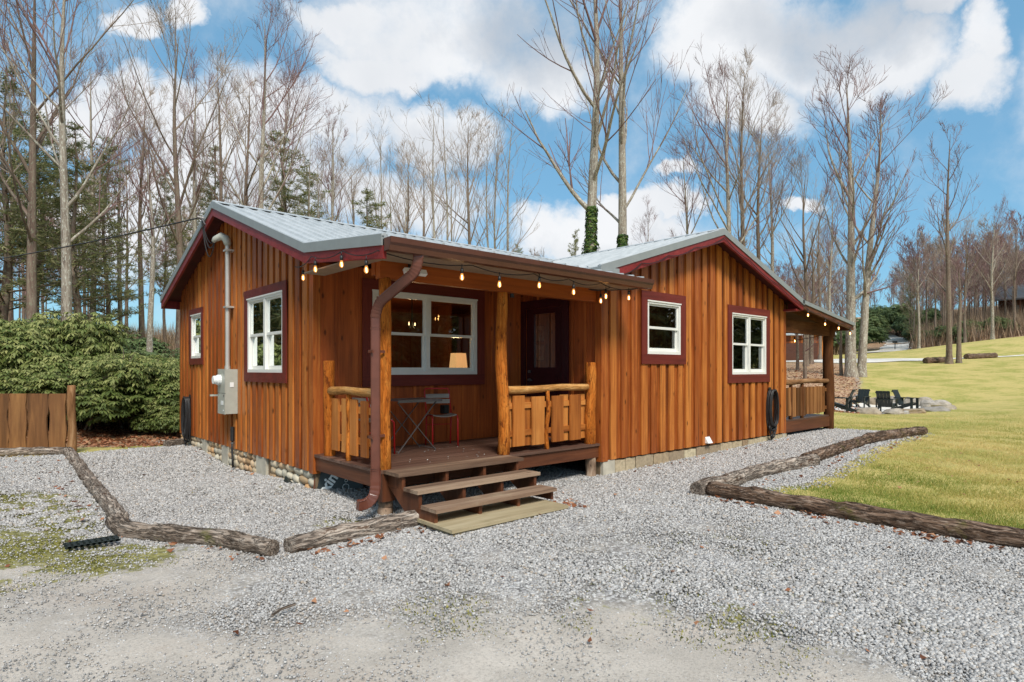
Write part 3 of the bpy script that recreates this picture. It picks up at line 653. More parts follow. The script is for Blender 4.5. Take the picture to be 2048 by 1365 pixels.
def siding(name, T, u0, u1, zb, zt, opens, period, bw, mat, skip_end=False, bt=.028):
    mb = MB()
    def col(ua, ub, n0, n1, tone):
        cuts = sorted({ua, ub, *[c for o in opens for c in o[:2] if ua < c < ub]})
        if zt is zwing or zt is zmain:
            pk = WX if zt is zwing else RY
            if ua < pk < ub: cuts = sorted(set(cuts) | {pk})
        for a, b in zip(cuts[:-1], cuts[1:]):
            if b - a < .002: continue
            mid = (a + b) / 2; iv = [(zb, None)]
            for o in opens:
                if o[0] <= mid <= o[1]: iv = [(zb, o[2]), (o[3], None)]
            for lo, hi in iv:
                ta = (zt(a) - .07 if callable(zt) else zt) if hi is None else hi
                tb = (zt(b) - .07 if callable(zt) else zt) if hi is None else hi
                P8 = [T(a, n0, lo), T(b, n0, lo), T(b, n1, lo), T(a, n1, lo), T(a, n0, ta), T(b, n0, tb), T(b, n1, tb), T(a, n1, ta)]
                mb.hexa(P8, tone)
    k = u0
    while k < u1 - .01:
        e = min(k + period, u1); col(k, e, -.06, 0, .12 + .4 * rnd()); k = e  # recessed boards toned darker than battens, groove shade put into the colour
    k = u0 + period
    while k < u1 - .01:
        o = U(-.008, .008); w = bw * U(.92, 1.08)
        col(max(u0, k - w / 2 + o), min(u1, k + w / 2 + o), .001, bt, .38 + .6 * rnd()); k += period
    return mb.build(name, mat, cabin)
WIN = {}
siding('gable_wall', TA, YB, YA, .24, zmain, [(8.70, 10.17, 1.58, 2.70), (12.9, 13.58, 1.85, 2.67)], .245, .145, 'siding')
siding('wing_gable_wall', TB, XW, XE, .215, zwing, [(8.21, 9.13, 1.88, 2.70), (10.94, 12.32, 1.53, 2.66)], .262, .15, 'siding')
siding('porch_back_wall', TP, X0 + .06, XW - .03, .46, 3.02, [(4.2, 6.03, 1.55, 2.69)], .30, .05, 'porch_siding', bt=.012)
siding('porch_side_wall', TS, YF + .06, YB - .03, .30, 2.95, [(6.72, 7.58, .50, 2.62)], .26, .05, 'porch_siding', bt=.012)
# corner boards
for a, b in [((X0 - .024, YB - .024, .22), (X0 + .075, YB + .10, 2.98)), ((XW - .026, YF - .024, .2), (XW + .13, YF + .1, 3.0)), ((XE - .12, YF - .024, .2), (XE + .026, YF + .1, 3.02)), ((X0 - .024, YA - .1, .22), (X0 + .1, YA + .024, 3.05))]: mb = MB(); mb.box(a, b, .55); mb.build('corner_board', 'siding', cabin)
mb = MB()      # plain walls out of sight
mb.box((XE - .06, YF + .1, .2), (XE, YA, 3.0)); mb.box((X0 + .1, YA - .06, .2), (XE - .06, YA, 3.05)); mb.build('rear_wall', 'siding', cabin)
# closing wall above the wing where the main roof dies into it is under the roofs; inside lining
mb = MB()
mb.box((3.42, 7.78, .44), (13.2, 14.48, .48)); mb.box((7.16, 6.0, .44), (13.2, 7.78, .48)); mb.box((3.42, 7.78, 2.86), (13.2, 14.48, 2.9)); mb.box((7.16, 6.0, 2.86), (13.2, 7.78, 2.9))
mb.box((3.42, 11.0, .48), (13.2, 11.06, 2.86), .3); mb.box((9.7, 6.02, .48), (9.76, 11.0, 2.86), .6); mb.box((7.18, 9.2, .48), (9.7, 9.26, 2.86), .5); mb.box((6.9, 9.6, .48), (6.96, 11, 2.86), .5)
mb.build('interior_wall', 'interior', cabin)

def window(T, u0, u1, z0, z1, nsash, tw, label=None, side=1):
    w = thing('window', None, None, T((u0 + u1) / 2, 0, z0)); w.parent = cabin
    # keep the world placement: the cabin empty is not rotated
    w.location = tuple(p - q for p, q in zip(T((u0 + u1) / 2, 0, z0), ORG[cabin.name])); ORG[w.name] = T((u0 + u1) / 2, 0, z0)
    if label: w['label'] = label
    mb = MB(); t = tw
    mb.box(T(u0 - t, .029, z0 - t * 1.1), T(u1 + t, .050, z0), .4, 0); mb.box(T(u0 - t, .029, z1), T(u1 + t, .050, z1 + t), .5, 0)
    mb.box(T(u0 - t, .030, z0), T(u0, .049, z1), .5); mb.box(T(u1, .030, z0), T(u1 + t, .049, z1), .45); mb.build('casing', 'trim', w)
    mb = MB(); f = .05
    mb.box(T(u0, -.05, z0), T(u1, .04, z0 + f)); mb.box(T(u0, -.05, z1 - f), T(u1, .04, z1)); mb.box(T(u0, -.051, z0 + f), T(u0 + f, .039, z1 - f)); mb.box(T(u1 - f, -.051, z0 + f), T(u1, .039, z1 - f))
    mb.box(T(u0 - .004, .04, z1 - .018), T(u1 + .004, .056, z1 + .004))
    span = (u1 - u0 - 2 * f - (nsash - 1) * .07) / nsash
    for i in range(1, nsash):
        c = u0 + f + i * span + (i - 1) * .07; mb.box(T(c, -.05, z0 + f), T(c + .07, .038, z1 - f))
    mb.build('frame', 'vinyl', w)
    zm = z0 + (z1 - z0) * .5
    for i in range(nsash):
        a = u0 + f + i * (span + .07); b = a + span
        for (za, zb_, n, nm, bt) in ((zm - .02, z1 - f, .0, 'upper_sash', .035), (z0 + f, zm + .02, -.03, 'lower_sash', .055)):
            s = .035; mb = MB()
            mb.box(T(a, n - .015, za), T(b, n + .015, za + bt if nm == 'lower_sash' else za + .04)); mb.box(T(a, n - .015, zb_ - (.04 if nm == 'lower_sash' else .03)), T(b, n + .015, zb_))
            mb.box(T(a, n - .0145, za + .03), T(a + s, n + .0145, zb_ - .03)); mb.box(T(b - s, n - .0145, za + .03), T(b, n + .0145, zb_ - .03)); mb.build(nm, 'vinyl', w)
            mb = MB(); p = [T(a + .03, n, za + .03), T(b - .03, n, za + .03), T(b - .03, n, zb_ - .03), T(a + .03, n, zb_ - .03)]; mb.quad(*p); mb.build('pane', 'glass', w)
    return w
window(TA, 8.68, 10.19, 1.55, 2.735, 2, .135)
window(TA, 12.87, 13.61, 1.82, 2.70, 1, .115)
window(TB, 8.19, 9.16, 1.85, 2.73, 1, .15)
window(TB, 10.92, 12.34, 1.50, 2.69, 2, .15)
window(TP, 4.18, 6.06, 1.52, 2.72, 2, .15)

# door on the side wall of the porch, facing left
dw = thing('door', None, None, (XW, 7.15, .48)); dw.parent = cabin; dw.location = (XW - 3.35, 7.15 - 7.7, .48); ORG[dw.name] = (XW, 7.15, .48)
mb = MB(); mb.box(TS(6.58, .014, .48), TS(6.72, .034, 2.76)); mb.box(TS(7.58, .014, .48), TS(7.69, .034, 2.76)); mb.box(TS(6.72, .014, 2.62), TS(7.58, .034, 2.76)); mb.build('casing', 'door', dw)
mb = MB(); g0, g1, h0, h1 = 6.90, 7.40, 1.63, 2.53
mb.box(TS(6.722, -.045, .482), TS(7.578, .0, h0)); mb.box(TS(6.722, -.045, h1), TS(7.578, 0, 2.618)); mb.box(TS(6.722, -.0445, h0), TS(g0, -.0005, h1)); mb.box(TS(g1, -.0445, h0), TS(7.578, -.0005, h1))
for z0, z1 in ((.62, 1.0), (1.1, 1.5)): mb.box(TS(6.85, 0, z0), TS(7.45, .012, z1))
mb.build('door_slab', 'door', dw)
mb = MB(); mb.quad(TS(g0, -.02, h0), TS(g1, -.02, h0), TS(g1, -.02, h1), TS(g0, -.02, h1)); mb.build('pane', 'doorglass', dw)
mb = MB(); mb.tube([TS(7.50, 0, 1.42), TS(7.50, .05, 1.42)], [.028, .014], 10); mb.tube([TS(7.50, .05, 1.42), TS(7.45, .06, 1.42), TS(7.39, .055, 1.41)], .011, 8); mb.build('handle', 'steel', dw); m_ = MB(); m_.tube([TS(7.50, 0, 1.56), TS(7.50, .025, 1.56)], .026, 10); m_.build('deadbolt', 'steel', dw)

# foundation of river stones with concrete piers
def foundation():
    f = MB(); f.box((X0 + .03, YB + .02, -.25), (X0 + .2, YA - .02, .24)); fo = f.build('foundation', 'mortar', cabin); f = MB(); f.box((XW + .02, YF + .04, -.25), (XE - .02, YF + .2, .215)); f.box((XE - .2, YF + .2, -.2), (XE - .02, YA, .2)); fw_ = f.build('foundation', 'mortar', cabin)
    rs = random.Random(4); bays = {}; piers = [(9.44, 9.86), (11.3, 11.66), (12.6, 12.9)]
    row = 0; z = -.2
    while z < .21:
        h = .118; y = 7.74 + rs.uniform(0, .1)
        while y < YA - .02:
            w = rs.uniform(.17, .34)
            if not any(a - .02 < y + w / 2 < b + .02 for a, b in piers):
                bays.setdefault(sum(y > a for a, b in piers), MB()).blob((X0 + .035, y + w / 2, z + rs.uniform(-.01, .01) + h / 2), (.05, w / 2 * 1.02, h / 2 * 1.12), rs.random(), 2, .12, rs.randint(0, 9999))
            y += w * .97
        z += h * .93
    for q in bays.values(): q.build('river_stones', 'river', fo, smooth=True)
    for a, b in piers: p = MB(); p.box((X0 - .012, a, -.25), (X0 + .15, b, .236)); p.build('concrete_pier', 'conc', fo)
    st = MB(); x = XW + .33
    while x < XE - .12:
        w = rs.uniform(.2, .5); hh = rs.uniform(.19, .215)
        st.box((x, YF - .012 + rs.uniform(0, .012), -.1), (x + w - .02, YF + .08, hh - .02), rs.random()); x += w
    st.build('flagstone_facing', 'flag', fw_)
    p = MB(); p.box((XW + .03, YF - .014, -.2), (XW + .31, YF + .15, .21)); p.build('concrete_block', 'conc', fw_)
    p = MB(); p.box((XE - .13, YF - .02, -.2), (XE - .01, YF + .1, .212)); p.build('concrete_block', 'conc', fw_)
foundation()

# ------------------------------------------------------------------ roofs
def roof_sheet(mb, a0, a1, b0, b1, rib=.23, th=.02, tone=.5):
    """corner points: a0-a1 runs along the eave, b0-b1 along the top; ribs run from a to b"""
    a0, a1, b0, b1 = map(Vector, (a0, a1, b0, b1)); nrm = (a1 - a0).cross(b0 - a0).normalized()
    if nrm.z < 0: nrm = -nrm
    mb.hexa([a0 - nrm * th, a1 - nrm * th, b1 - nrm * th, b0 - nrm * th, a0, a1, b1, b0], tone)
    L = (a1 - a0).length; n = max(1, int(L / rib)); d = (a1 - a0).normalized()
    for i in range(n + 1):
        t = i / n; p = a0.lerp(a1, t); q = b0.lerp(b1, t)
        mb.hexa([p - d * .026, p + d * .026, q + d * .026, q - d * .026, p - d * .012 + nrm * .03, p + d * .012 + nrm * .03, q + d * .012 + nrm * .03, q - d * .012 + nrm * .03], tone)
XR0, XR1 = 3.05, 13.55
r1 = MB()
roof_sheet(r1, (XR0, BY, BZ), (XR1, BY, BZ), (XR0, RY, RZ), (XR1, RY, RZ))
roof_sheet(r1, (XR0, 14.95, zmain(14.95)), (XR1, 14.95, zmain(14.95)), (XR0, RY, RZ), (XR1, RY, RZ))
roof_sheet(r1, (XR0, EY, EZ), (7.33, EY, EZ), (XR0, BY + .03, BZ + .004), (7.33, BY + .03, BZ + .004))
roof = r1.build('roof', 'roof', cabin)
mb = MB()
for sgn in (-1, 1): mb.hexa([(XR0 - .02, RY, RZ + .02), (XR1, RY, RZ + .02), (XR1, RY + sgn * .16, RZ - .054 + .022), (XR0 - .02, RY + sgn * .16, RZ - .054 + .022), (XR0 - .02, RY, RZ + .04), (XR1, RY, RZ + .04), (XR1, RY + sgn * .17, RZ - .054 + .03), (XR0 - .02, RY + sgn * .17, RZ - .054 + .03)])
mb.build('ridge_cap', 'roof', roof)
r2 = MB(); YW0, YW1 = 5.60, 10.9
roof_sheet(r2, (6.66, YW0, zwing(6.66)), (6.66, YW1, zwing(6.66)), (WX, YW0, WZ), (WX, YW1, WZ))
roof_sheet(r2, (13.42, YW0, zwing(13.42)), (13.42, YW1, zwing(13.42)), (WX, YW0, WZ), (WX, YW1, WZ))
wroof = r2.build('wing_roof', 'roof', cabin)
mb = MB()
for sgn in (-1, 1): mb.hexa([(WX, YW0 - .02, WZ + .02), (WX, YW1, WZ + .02), (WX + sgn * .16, YW1, WZ - .027), (WX + sgn * .16, YW0 - .02, WZ - .027), (WX, YW0 - .02, WZ + .04), (WX, YW1, WZ + .04), (WX + sgn * .17, YW1, WZ - .018), (WX + sgn * .17, YW0 - .02, WZ - .018)])
mb.build('ridge_cap', 'roof', wroof)
r3 = MB(); PX1, PZ0, PZ1 = 16.38, 3.085, 2.74
roof_sheet(r3, (PX1, YW0, PZ1), (PX1, 10.5, PZ1), (13.38, YW0, PZ0), (13.38, 10.5, PZ0)); proof = r3.build('side_porch_roof', 'roof', cabin)

def slab(mb, p, q, n0, n1, th, tone=.5, flip=False):
    pass
# soffit / roof deck boards below the metal
mb = MB(); d = .045
def prof_slab(mb, axis, prof, c0, c1, up, dn, tone=.5):
    for (a, za), (b, zb) in zip(prof[:-1], prof[1:]):
        if axis == 'x': mk = lambda u, c, z: (c, u, z)
        else: mk = lambda u, c, z: (u, c, z)
        mb.hexa([mk(a, c0, za - dn), mk(b, c0, zb - dn), mk(b, c1, zb - dn), mk(a, c1, za - dn), mk(a, c0, za - up), mk(b, c0, zb - up), mk(b, c1, zb - up), mk(a, c1, za - up)], tone, 0 if axis == 'x' else 1)
mainprof = [(14.9, zmain(14.9)), (RY, RZ), (BY, BZ)]
prof_slab(mb, 'x', mainprof, XR0 + .03, XR1 - .03, .024, .06)
wingprof = [(6.9, zwing(6.9)), (WX, WZ), (13.38, zwing(13.38))]
prof_slab(mb, 'y', wingprof, YW0 + .03, YW1, .024, .06); mb.build('soffit', 'soffit', cabin)
mb = MB(); prof_slab(mb, 'x', [(BY, BZ), (EY + .02, EZ)], XR0 + .03, 7.3, .024, .05); mb.box((3.36, 5.45, 2.80), (7.3, 5.93, 2.815)); mb.box((3.09, 5.45, 2.80), (3.36, 7.4, 2.815)); mb.build('porch_ceiling', 'tansoffit', cabin)
mb = MB(); prof_slab(mb, 'y', [(13.3, PZ0 + .01), (PX1 - .03, PZ1)], YW0 + .03, 10.4, .024, .05); 
for i in range(6): mb.bar((13.3, 5.95 + i * .8, PZ0 - .11), (PX1 - .05, 5.95 + i * .8, PZ1 - .11), .045, .12)
mb.build('rafters', 'darkpost', cabin)
# fascia boards + grey rake metal
def rake(mb, axis, prof, c0, c1, up, dn, tone=.5): prof_slab(mb, axis, prof, c0, c1, up, dn, tone)
fa = MB(); full = [(14.93, zmain(14.93)), (RY, RZ), (BY, BZ), (EY + .01, EZ)]
rake(fa, 'x', full, XR0 - .012, XR0 + .03, .03, .225, .5)
rake(fa, 'x', [(14.93, zmain(14.93)), (RY, RZ), (BY, BZ)], XR1 - .03, XR1, .03, .2)
fa.box((XR0 + .03, 14.9, zmain(14.93) - .22), (XR1, 14.93, zmain(14.93) - .035))
fa.build('fascia', 'red', cabin)
fw = MB(); wp = [(6.95, zwing(6.95)), (WX, WZ), (13.42, zwing(13.42))]
rake(fw, 'y', wp, YW0 - .012, YW0 + .03, .03, .215); rake(fw, 'y', [(13.38, zwing(13.38)), (13.42, zwing(13.42))], YW0, YW0 + .3, .03, .2)
fw.hexa([(13.15, YW0 + .03, 2.86), (13.42, YW0 + .03, 2.86), (13.42, YF, 2.86), (13.15, YF, 2.86), (13.15, YW0 + .03, 2.9), (13.42, YW0 + .03, 2.89), (13.42, YF, 2.89), (13.15, YF, 2.9)])
fw.build('wing_fascia', 'red', cabin)
rk = MB(); rake(rk, 'x', full, XR0 - .03, XR0 + .045, -.02, .095); rk.build('rake_trim', 'rake', roof)
rk = MB(); rake(rk, 'y', [(6.66, zwing(6.66)), (WX, WZ), (13.45, zwing(13.45))], YW0 - .03, YW0 + .045, -.02, .09); rk.hexa([(6.64, YW0 - .034, 2.96), (7.06, YW0 - .034, 2.96), (7.06, YF - .03, 2.96), (6.64, YF + .4, 3.0), (6.64, YW0 - .034, zwing(6.64) - .004), (7.06, YW0 - .034, zwing(6.7) - .01), (7.06, YF - .03, zwing(6.7) - .01), (6.64, YF + .4, zwing(6.64) - .004)]); rk.build('rake_trim', 'rake', wroof)
rk = MB(); rake(rk, 'y', [(13.38, PZ0), (PX1 + .02, PZ1)], YW0 - .03, YW0 + .03, -.02, .06); rk.build('rake_trim', 'rake', proof)
fp = MB(); rake(fp, 'y', [(13.42, PZ0), (PX1, PZ1)], YW0 - .005, YW0 + .03, .06, .17); fp.box((PX1 - .03, YW0 + .03, PZ1 - .17), (PX1, 10.4, PZ1 - .03)); fp.build('porch_fascia', 'rim', cabin)
# gutter + downspout
g = MB(); gy0, gy1, gz0, gz1 = 5.20, 5.335, 2.775, 2.905
def gutter(mb, x0, x1):
    prof = [(gy1, gz1), (gy1, gz0), (gy0 + .035, gz0), (gy0 + .02, gz0 + .05), (gy0, gz0 + .075), (gy0 - .005, gz1), (gy0 + .012, gz1), (gy0 + .015, gz1 - .012)]
    for (ya, za), (yb, zb) in zip(prof[:-1], prof[1:]):
        n = Vector((0, zb - za, -(yb - ya))).normalized() * .003
        mb.hexa([(x0, ya, za), (x1, ya, za), (x1, yb, zb), (x0, yb, zb), (x0, ya + n.y, za + n.z), (x1, ya + n.y, za + n.z), (x1, yb + n.y, zb + n.z), (x0, yb + n.y, zb + n.z)])
    for x in (x0, x1 - .004):
        mb.hexa([(x, gy0 + .035, gz0), (x + .004, gy0 + .035, gz0), (x + .004, gy1, gz0), (x, gy1, gz0), (x, gy0 - .003, gz1), (x + .004, gy0 - .003, gz1), (x + .004, gy1, gz1), (x, gy1, gz1)])
gutter(g, 3.04, 7.40); gut = g.build('gutter', 'gutter', cabin)
d = MB()
def rect_tube(mb, pts, w, h, corr=0):
    pts = [Vector(p) for p in pts]; n = len(pts); b0 = len(mb.v)
    x = Vector((1, 0, 0))
    prof = []
    for sx, sy in ((-1, -1), (1, -1), (1, 1), (-1, 1)):
        for a in (-1, 1):
            prof.append((sx * w / 2 * (.82 if (a < 0) == (sx * sy > 0) else 1), sy * h / 2 * (1 if (a < 0) == (sx * sy > 0) else .82)))
    for i in range(n):
        t = (pts[min(i + 1, n - 1)] - pts[max(i - 1, 0)]).normalized(); up = Vector((.55, .83, 0)); y = (up - t * up.dot(t)).normalized(); xx = y.cross(t)
        k = 1 + (.06 if (corr and i % 2) else 0)
        for px_, py_ in prof:
            q = pts[i] + xx * px_ * k + y * py_ * k; mb.v.append(tuple(q)); mb.t.append(.5); mb.w.append(tuple(q))
    m_ = len(prof)
    for i in range(n - 1):
        for k in range(m_): a = b0 + i * m_; mb.f.append((a + k, a + (k + 1) % m_, a + m_ + (k + 1) % m_, a + m_ + k))
    mb.f.append(tuple(b0 + k for k in reversed(range(m_)))); mb.f.append(tuple(b0 + (n - 1) * m_ + k for k in range(m_)))
def arc(p, q, r, n):      # quadratic bend p->q->r
    p, q, r = map(Vector, (p, q, r)); return [p * (1 - t) ** 2 + q * 2 * t * (1 - t) + r * t * t for t in [i / n for i in range(n + 1)]]
top = Vector((3.42, 5.30, 2.80)); k1 = Vector((3.42, 5.32, 2.62)); k2 = Vector((3.255, 5.86, 2.30)); vt = Vector((3.255, 5.89, 2.16)); 
path = [top] + arc(top + Vector((0, 0, -.05)), k1, k1.lerp(k2, .16), 12) + arc(k1.lerp(k2, .84), k2, vt, 12)
rect_tube(d, path, .102, .076, 1); rect_tube(d, [vt, (3.255, 5.89, .42)], .098, .072)
e0 = Vector((3.255, 5.89, .50)); rect_tube(d, [e0, (3.255, 5.89, .38)] + arc((3.255, 5.89, .34), (3.25, 5.89, .13), (3.05, 5.90, .15), 14), .108, .08, 1)
for z in (2.05, .52): rect_tube(d, [(3.255, 5.89, z), (3.255, 5.89, z - .02)], .106, .080)
for z in (1.78, .85): d.box((3.19, 5.94, z), (3.40, 5.955, z + .03)); d.box((3.19, 5.84, z), (3.20, 5.955, z + .03))
d.build('downspout', 'dsp', cabin)

# ------------------------------------------------------------------ front porch
dk = MB(); y = YF; 
while y < YB - .01:
    dk.box((X0 - .01, y + .003, .445), (XW - .005, min(y + .14, YB - .013), .48), rnd(), 0); y += .143
deck = dk.build('porch_deck', 'deck', cabin)
rm = MB(); rm.box((X0 + .02, YF + .03, .27), (XW - .002, YF + .07, .443), .4, 0); rm.box((X0 + .01, YF + .07, .27), (X0 + .05, YB - .02, .443), .6, 1); rm.box((X0 + .05, YB - .08, .27), (XW, YB - .03, .443), .6, 0)
for x in (4.4, 5.4, 6.4): rm.box((x, YF + .07, .29), (x + .04, YB - .08, .443), .3, 1)
rm.box((X0 + .012, YF + .0, .13), (X0 + .17, YF + .16, .443), .35)
rm.build('rim_joist', 'rim', cabin)
def rlog(mb, a, b, r, n=9, wob=.012, sides=12, tone=None, taper=.9, seed=None):
    rg = random.Random(seed if seed is not None else random.randint(0, 1 << 30)); a, b = Vector(a), Vector(b); pts = []; rr = []
    ph = [rg.uniform(0, 6.28) for _ in range(4)]
    for i in range(n + 1):
        t = i / n; p = a.lerp(b, t); e = math.sin(math.pi * t)
        off = Vector((math.sin(3 * t * 2 + ph[0]), math.sin(2.6 * t * 2 + ph[1]), math.sin(3.3 * t * 2 + ph[2]))) * wob * (.3 + e)
        pts.append(p + off); rr.append(r * (1 + (taper - 1) * t) * (1 + .05 * math.sin(9 * t + ph[3]) + rg.uniform(-.03, .03)))
    pts = [pts[0]] + pts + [pts[-1]]; rr = [rr[0] * .86] + rr + [rr[-1] * .86]
    dd = (b - a).normalized() * r * .12; pts[0] = pts[0] - dd; pts[-1] = pts[-1] + dd
    mb.tube(pts, rr, sides, rg.random() if tone is None else tone, True, .02)
def log_part(name, a, b, r, mat='peeled', parent=None, **k):
    m_ = MB(); rlog(m_, a, b, r, **k); return m_.build(name, mat, parent or cabin, smooth=True)
log_part('porch_post', (3.44, 6.03, .48), (3.45, 6.03, 2.62), .078, seed=11)
log_part('porch_post', (5.20, 6.02, .48), (5.20, 6.04, 2.61), .084, seed=21, wob=.015)
log_part('short_post', (3.44, 7.42, .48), (3.44, 7.44, 1.70), .078, seed=31)
log_part('short_post', (6.93, 6.02, .48), (6.95, 6.03, 1.69), .088, seed=41)
log_part('ground_post', (3.47, 6.05, -.1), (3.46, 6.04, .14), .088, 'stumppost', seed=5); log_part('ground_post', (6.97, 6.04, -.1), (6.97, 6.04, .29), .085, 'stumppost', seed=6); log_part('ground_post', (5.2, 6.3, -.1), (5.2, 6.3, .3), .07, 'stumppost', seed=7)
bm_ = MB(); bm_.box((3.36, 5.98, 2.615), (7.02, 6.08, 2.87), .5, 0); bm_.box((3.352, 6.08, 2.66), (3.45, 6.16, 2.87), .4, 1); bm_.build('porch_beam', 'beam', cabin)
RAILW = .008
def railing(axis, c, a, b, boards, bal, zr=1.325, flip=1):
    rl = thing('railing', None, None, (0, 0, 0)); rl.parent = cabin
    mk = (lambda u, n, z: (u, c + n, z)) if axis == 'x' else (lambda u, n, z: (c + n, u, z))
    rl.location = tuple(p - q for p, q in zip(mk(a, 0, .48), ORG[cabin.name])); ORG[rl.name] = mk(a, 0, .48)
    m_ = MB(); rlog(m_, mk(a, 0, zr), mk(b, 0, zr + .01), .052, wob=RAILW, taper=.95, seed=int(a * 100)); m_.build('rail', 'railwood', rl, smooth=True)
    for u in bal: m_ = MB(); rlog(m_, mk(u, -.005, .485), mk(u + .01, .0, zr - .03), .034, wob=.012, seed=int(u * 77)); m_.build('baluster', 'peeled', rl, smooth=True)
    m_ = MB()
    for z in (.70, 1.07): m_.box(mk(a + .03, .005, z), mk(b - .03, .03, z + .08), rnd(), 0 if axis == 'x' else 1)
    m_.build('cross_rail', 'picket', rl)
    for (u0, u1, k) in boards:
        m_ = MB(); n = 5 if k else 6; z0, z1 = .565 + U(-.01, .01), 1.235 + U(-.012, .012); t = rnd()
        n0, n1 = (-.022, .004) if k else (.031, .052)
        ws = [(u0 + U(-.007, .007), u1 + U(-.007, .007)) for _ in range(5)]
        for i in range(4):
            za, zb = z0 + (z1 - z0) * i / 4, z0 + (z1 - z0) * (i + 1) / 4; (a0, a1), (b0, b1) = ws[i], ws[i + 1]
            m_.hexa([mk(a0, n0, za), mk(a1, n0, za), mk(a1, n1, za), mk(a0, n1, za), mk(b0, n0, zb), mk(b1, n0, zb), mk(b1, n1, zb), mk(b0, n1, zb)], t)
        m_.build('picket_board', 'picket', rl)
railing('x', 6.02, 5.28, 6.86, [(5.36, 5.57, 1), (5.54, 5.74, 0), (5.71, 5.94, 1), (6.10, 6.33, 1), (6.30, 6.48, 0), (6.47, 6.70, 1), (6.68, 6.84, 0), (5.30, 5.37, 0)], [6.01])
railing('y', 3.43, 7.36, 6.10, [(7.30, 7.12, 1), (7.02, 6.89, 1), (6.80, 6.63, 1), (6.53, 6.37, 1), (6.28, 6.14, 1)], [6.86])
# steps
st = thing('steps', None, None, (0, 0, 0)); st.parent = cabin; st.location = (3.4 - 3.35, 5.9 - 7.7, 0); ORG[st.name] = (3.4, 5.9, 0)
def tread(x0, x1, y0, y1, z, th=.038):
    m_ = MB(); m_.box((x0, y0, z - th), (x1, (y0 + y1) / 2 - .003, z), rnd(), 0); m_.box((x0 + .002, (y0 + y1) / 2 + .003, z - th), (x1 - .003, y1, z), rnd(), 0); return m_.build('tread', 'tread', st)
tread(3.37, 5.18, 5.60, 5.925, .484); tread(3.40, 5.16, 5.28, 5.56, .345); tread(3.41, 5.12, 4.96, 5.24, .205)
for x in (3.43, 4.0, 4.55, 5.08):
    m_ = MB()
    m_.hexa([(x, 5.30, .06), (x + .04, 5.30, .06), (x + .04, 5.55, .06), (x, 5.55, .06), (x, 5.31, .306), (x + .04, 5.31, .306), (x + .04, 5.92, .306), (x, 5.92, .306)], .4)
    m_.box((x, 5.63, .307), (x + .04, 5.92, .445), .5); m_.box((x, 5.02, .062), (x + .04, 5.30, .166), .6)
    m_.build('stringer', 'rim', st)
m_ = MB(); m_.box((3.47, 5.86, .30), (5.08, 5.9, .44), .3, 0); m_.build('riser', 'rim', st)
# small side porch on the right
dk = MB(); y = YF + .02
while y < 10.3: dk.box((XE + .01, y + .003, .44), (15.82, y + .14, .475), rnd(), 0); y += .143
dk.build('side_porch_deck', 'deck', cabin)
rm = MB(); rm.box((XE + .01, YF, .20), (15.76, YF + .04, .438), .4, 0); rm.box((15.78, YF + .04, .2), (15.82, 10.3, .438), .4, 1); rm.build('side_rim_joist', 'rim', cabin)
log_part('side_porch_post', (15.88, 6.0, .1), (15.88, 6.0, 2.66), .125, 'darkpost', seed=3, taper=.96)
log_part('side_half_post', (13.33, 5.97, .2), (13.33, 5.97, 1.64), .05, 'peeled', seed=8)
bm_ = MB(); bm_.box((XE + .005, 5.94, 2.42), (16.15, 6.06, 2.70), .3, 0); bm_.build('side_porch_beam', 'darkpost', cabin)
srl = thing('side_railing', None, None); srl.parent = cabin; srl.location = (XE + .1 - 3.35, 5.98 - 7.7, .475); ORG[srl.name] = (XE + .1, 5.98, .475)
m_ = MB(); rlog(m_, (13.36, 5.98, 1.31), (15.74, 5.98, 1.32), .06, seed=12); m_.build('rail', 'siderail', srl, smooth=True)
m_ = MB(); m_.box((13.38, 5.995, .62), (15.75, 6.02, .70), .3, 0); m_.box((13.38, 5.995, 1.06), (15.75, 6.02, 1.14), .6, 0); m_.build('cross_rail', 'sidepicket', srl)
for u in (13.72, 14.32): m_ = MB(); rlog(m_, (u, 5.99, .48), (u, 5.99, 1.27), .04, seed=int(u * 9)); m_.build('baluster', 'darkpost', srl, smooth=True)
u = 13.42
for wd, gp in [(.1, .05), (.15, .06), (.18, .05), (.13, .04), (.3, .05), (.16, .04), (.16, .05), (.16, .04), (.14, .03), (.12, .03), (.12, .03)]:
    if u + wd > 15.74: break
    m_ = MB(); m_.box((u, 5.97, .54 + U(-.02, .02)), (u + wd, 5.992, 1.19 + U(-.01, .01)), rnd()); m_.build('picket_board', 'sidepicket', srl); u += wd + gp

# electric service
eb = thing('electric_box', None, None); eb.parent = cabin; eb.location = (3.2 - 3.35, 10.9 - 7.7, .84); ORG[eb.name] = (3.2, 10.9, .84)
m_ = MB(); m_.box((3.13, 10.72, .85), (X0 - .023, 11.10, 1.60)); m_.box((3.118, 10.715, .845), (3.131, 11.105, 1.19)); m_.box((3.118, 10.715, 1.2), (3.131, 11.105, 1.605)); m_.build('cabinet', 'grey', eb)
m_ = MB(); m_.box((3.114, 10.80, 1.0), (3.118, 10.92, 1.07)); m_.box((3.114, 10.78, .90), (3.118, 10.80, .92)); m_.box((3.2, 10.712, 1.3), (3.26, 10.716, 1.38)); m_.build('sticker', 'white', eb)
m_ = MB(); m_.box((3.112, 10.74, 1.14), (3.1175, 10.78, 1.17)); m_.box((3.126, 10.712, 1.19), (3.1305, 11.106, 1.2)); m_.build('latch_and_seam_shade', 'steel', eb)  # latch, plus a darker strip standing in for the cover seam's shadow
m_ = MB(); m_.tube([(3.13, 10.96, 1.42), (3.07, 10.96, 1.42), (3.06, 10.96, 1.42)], [.088, .088, .08], 20); m_.tube([(3.06, 10.96, 1.42), (3.0, 10.96, 1.42)], [.074, .066], 20); m_.build('meter', 'white', eb)
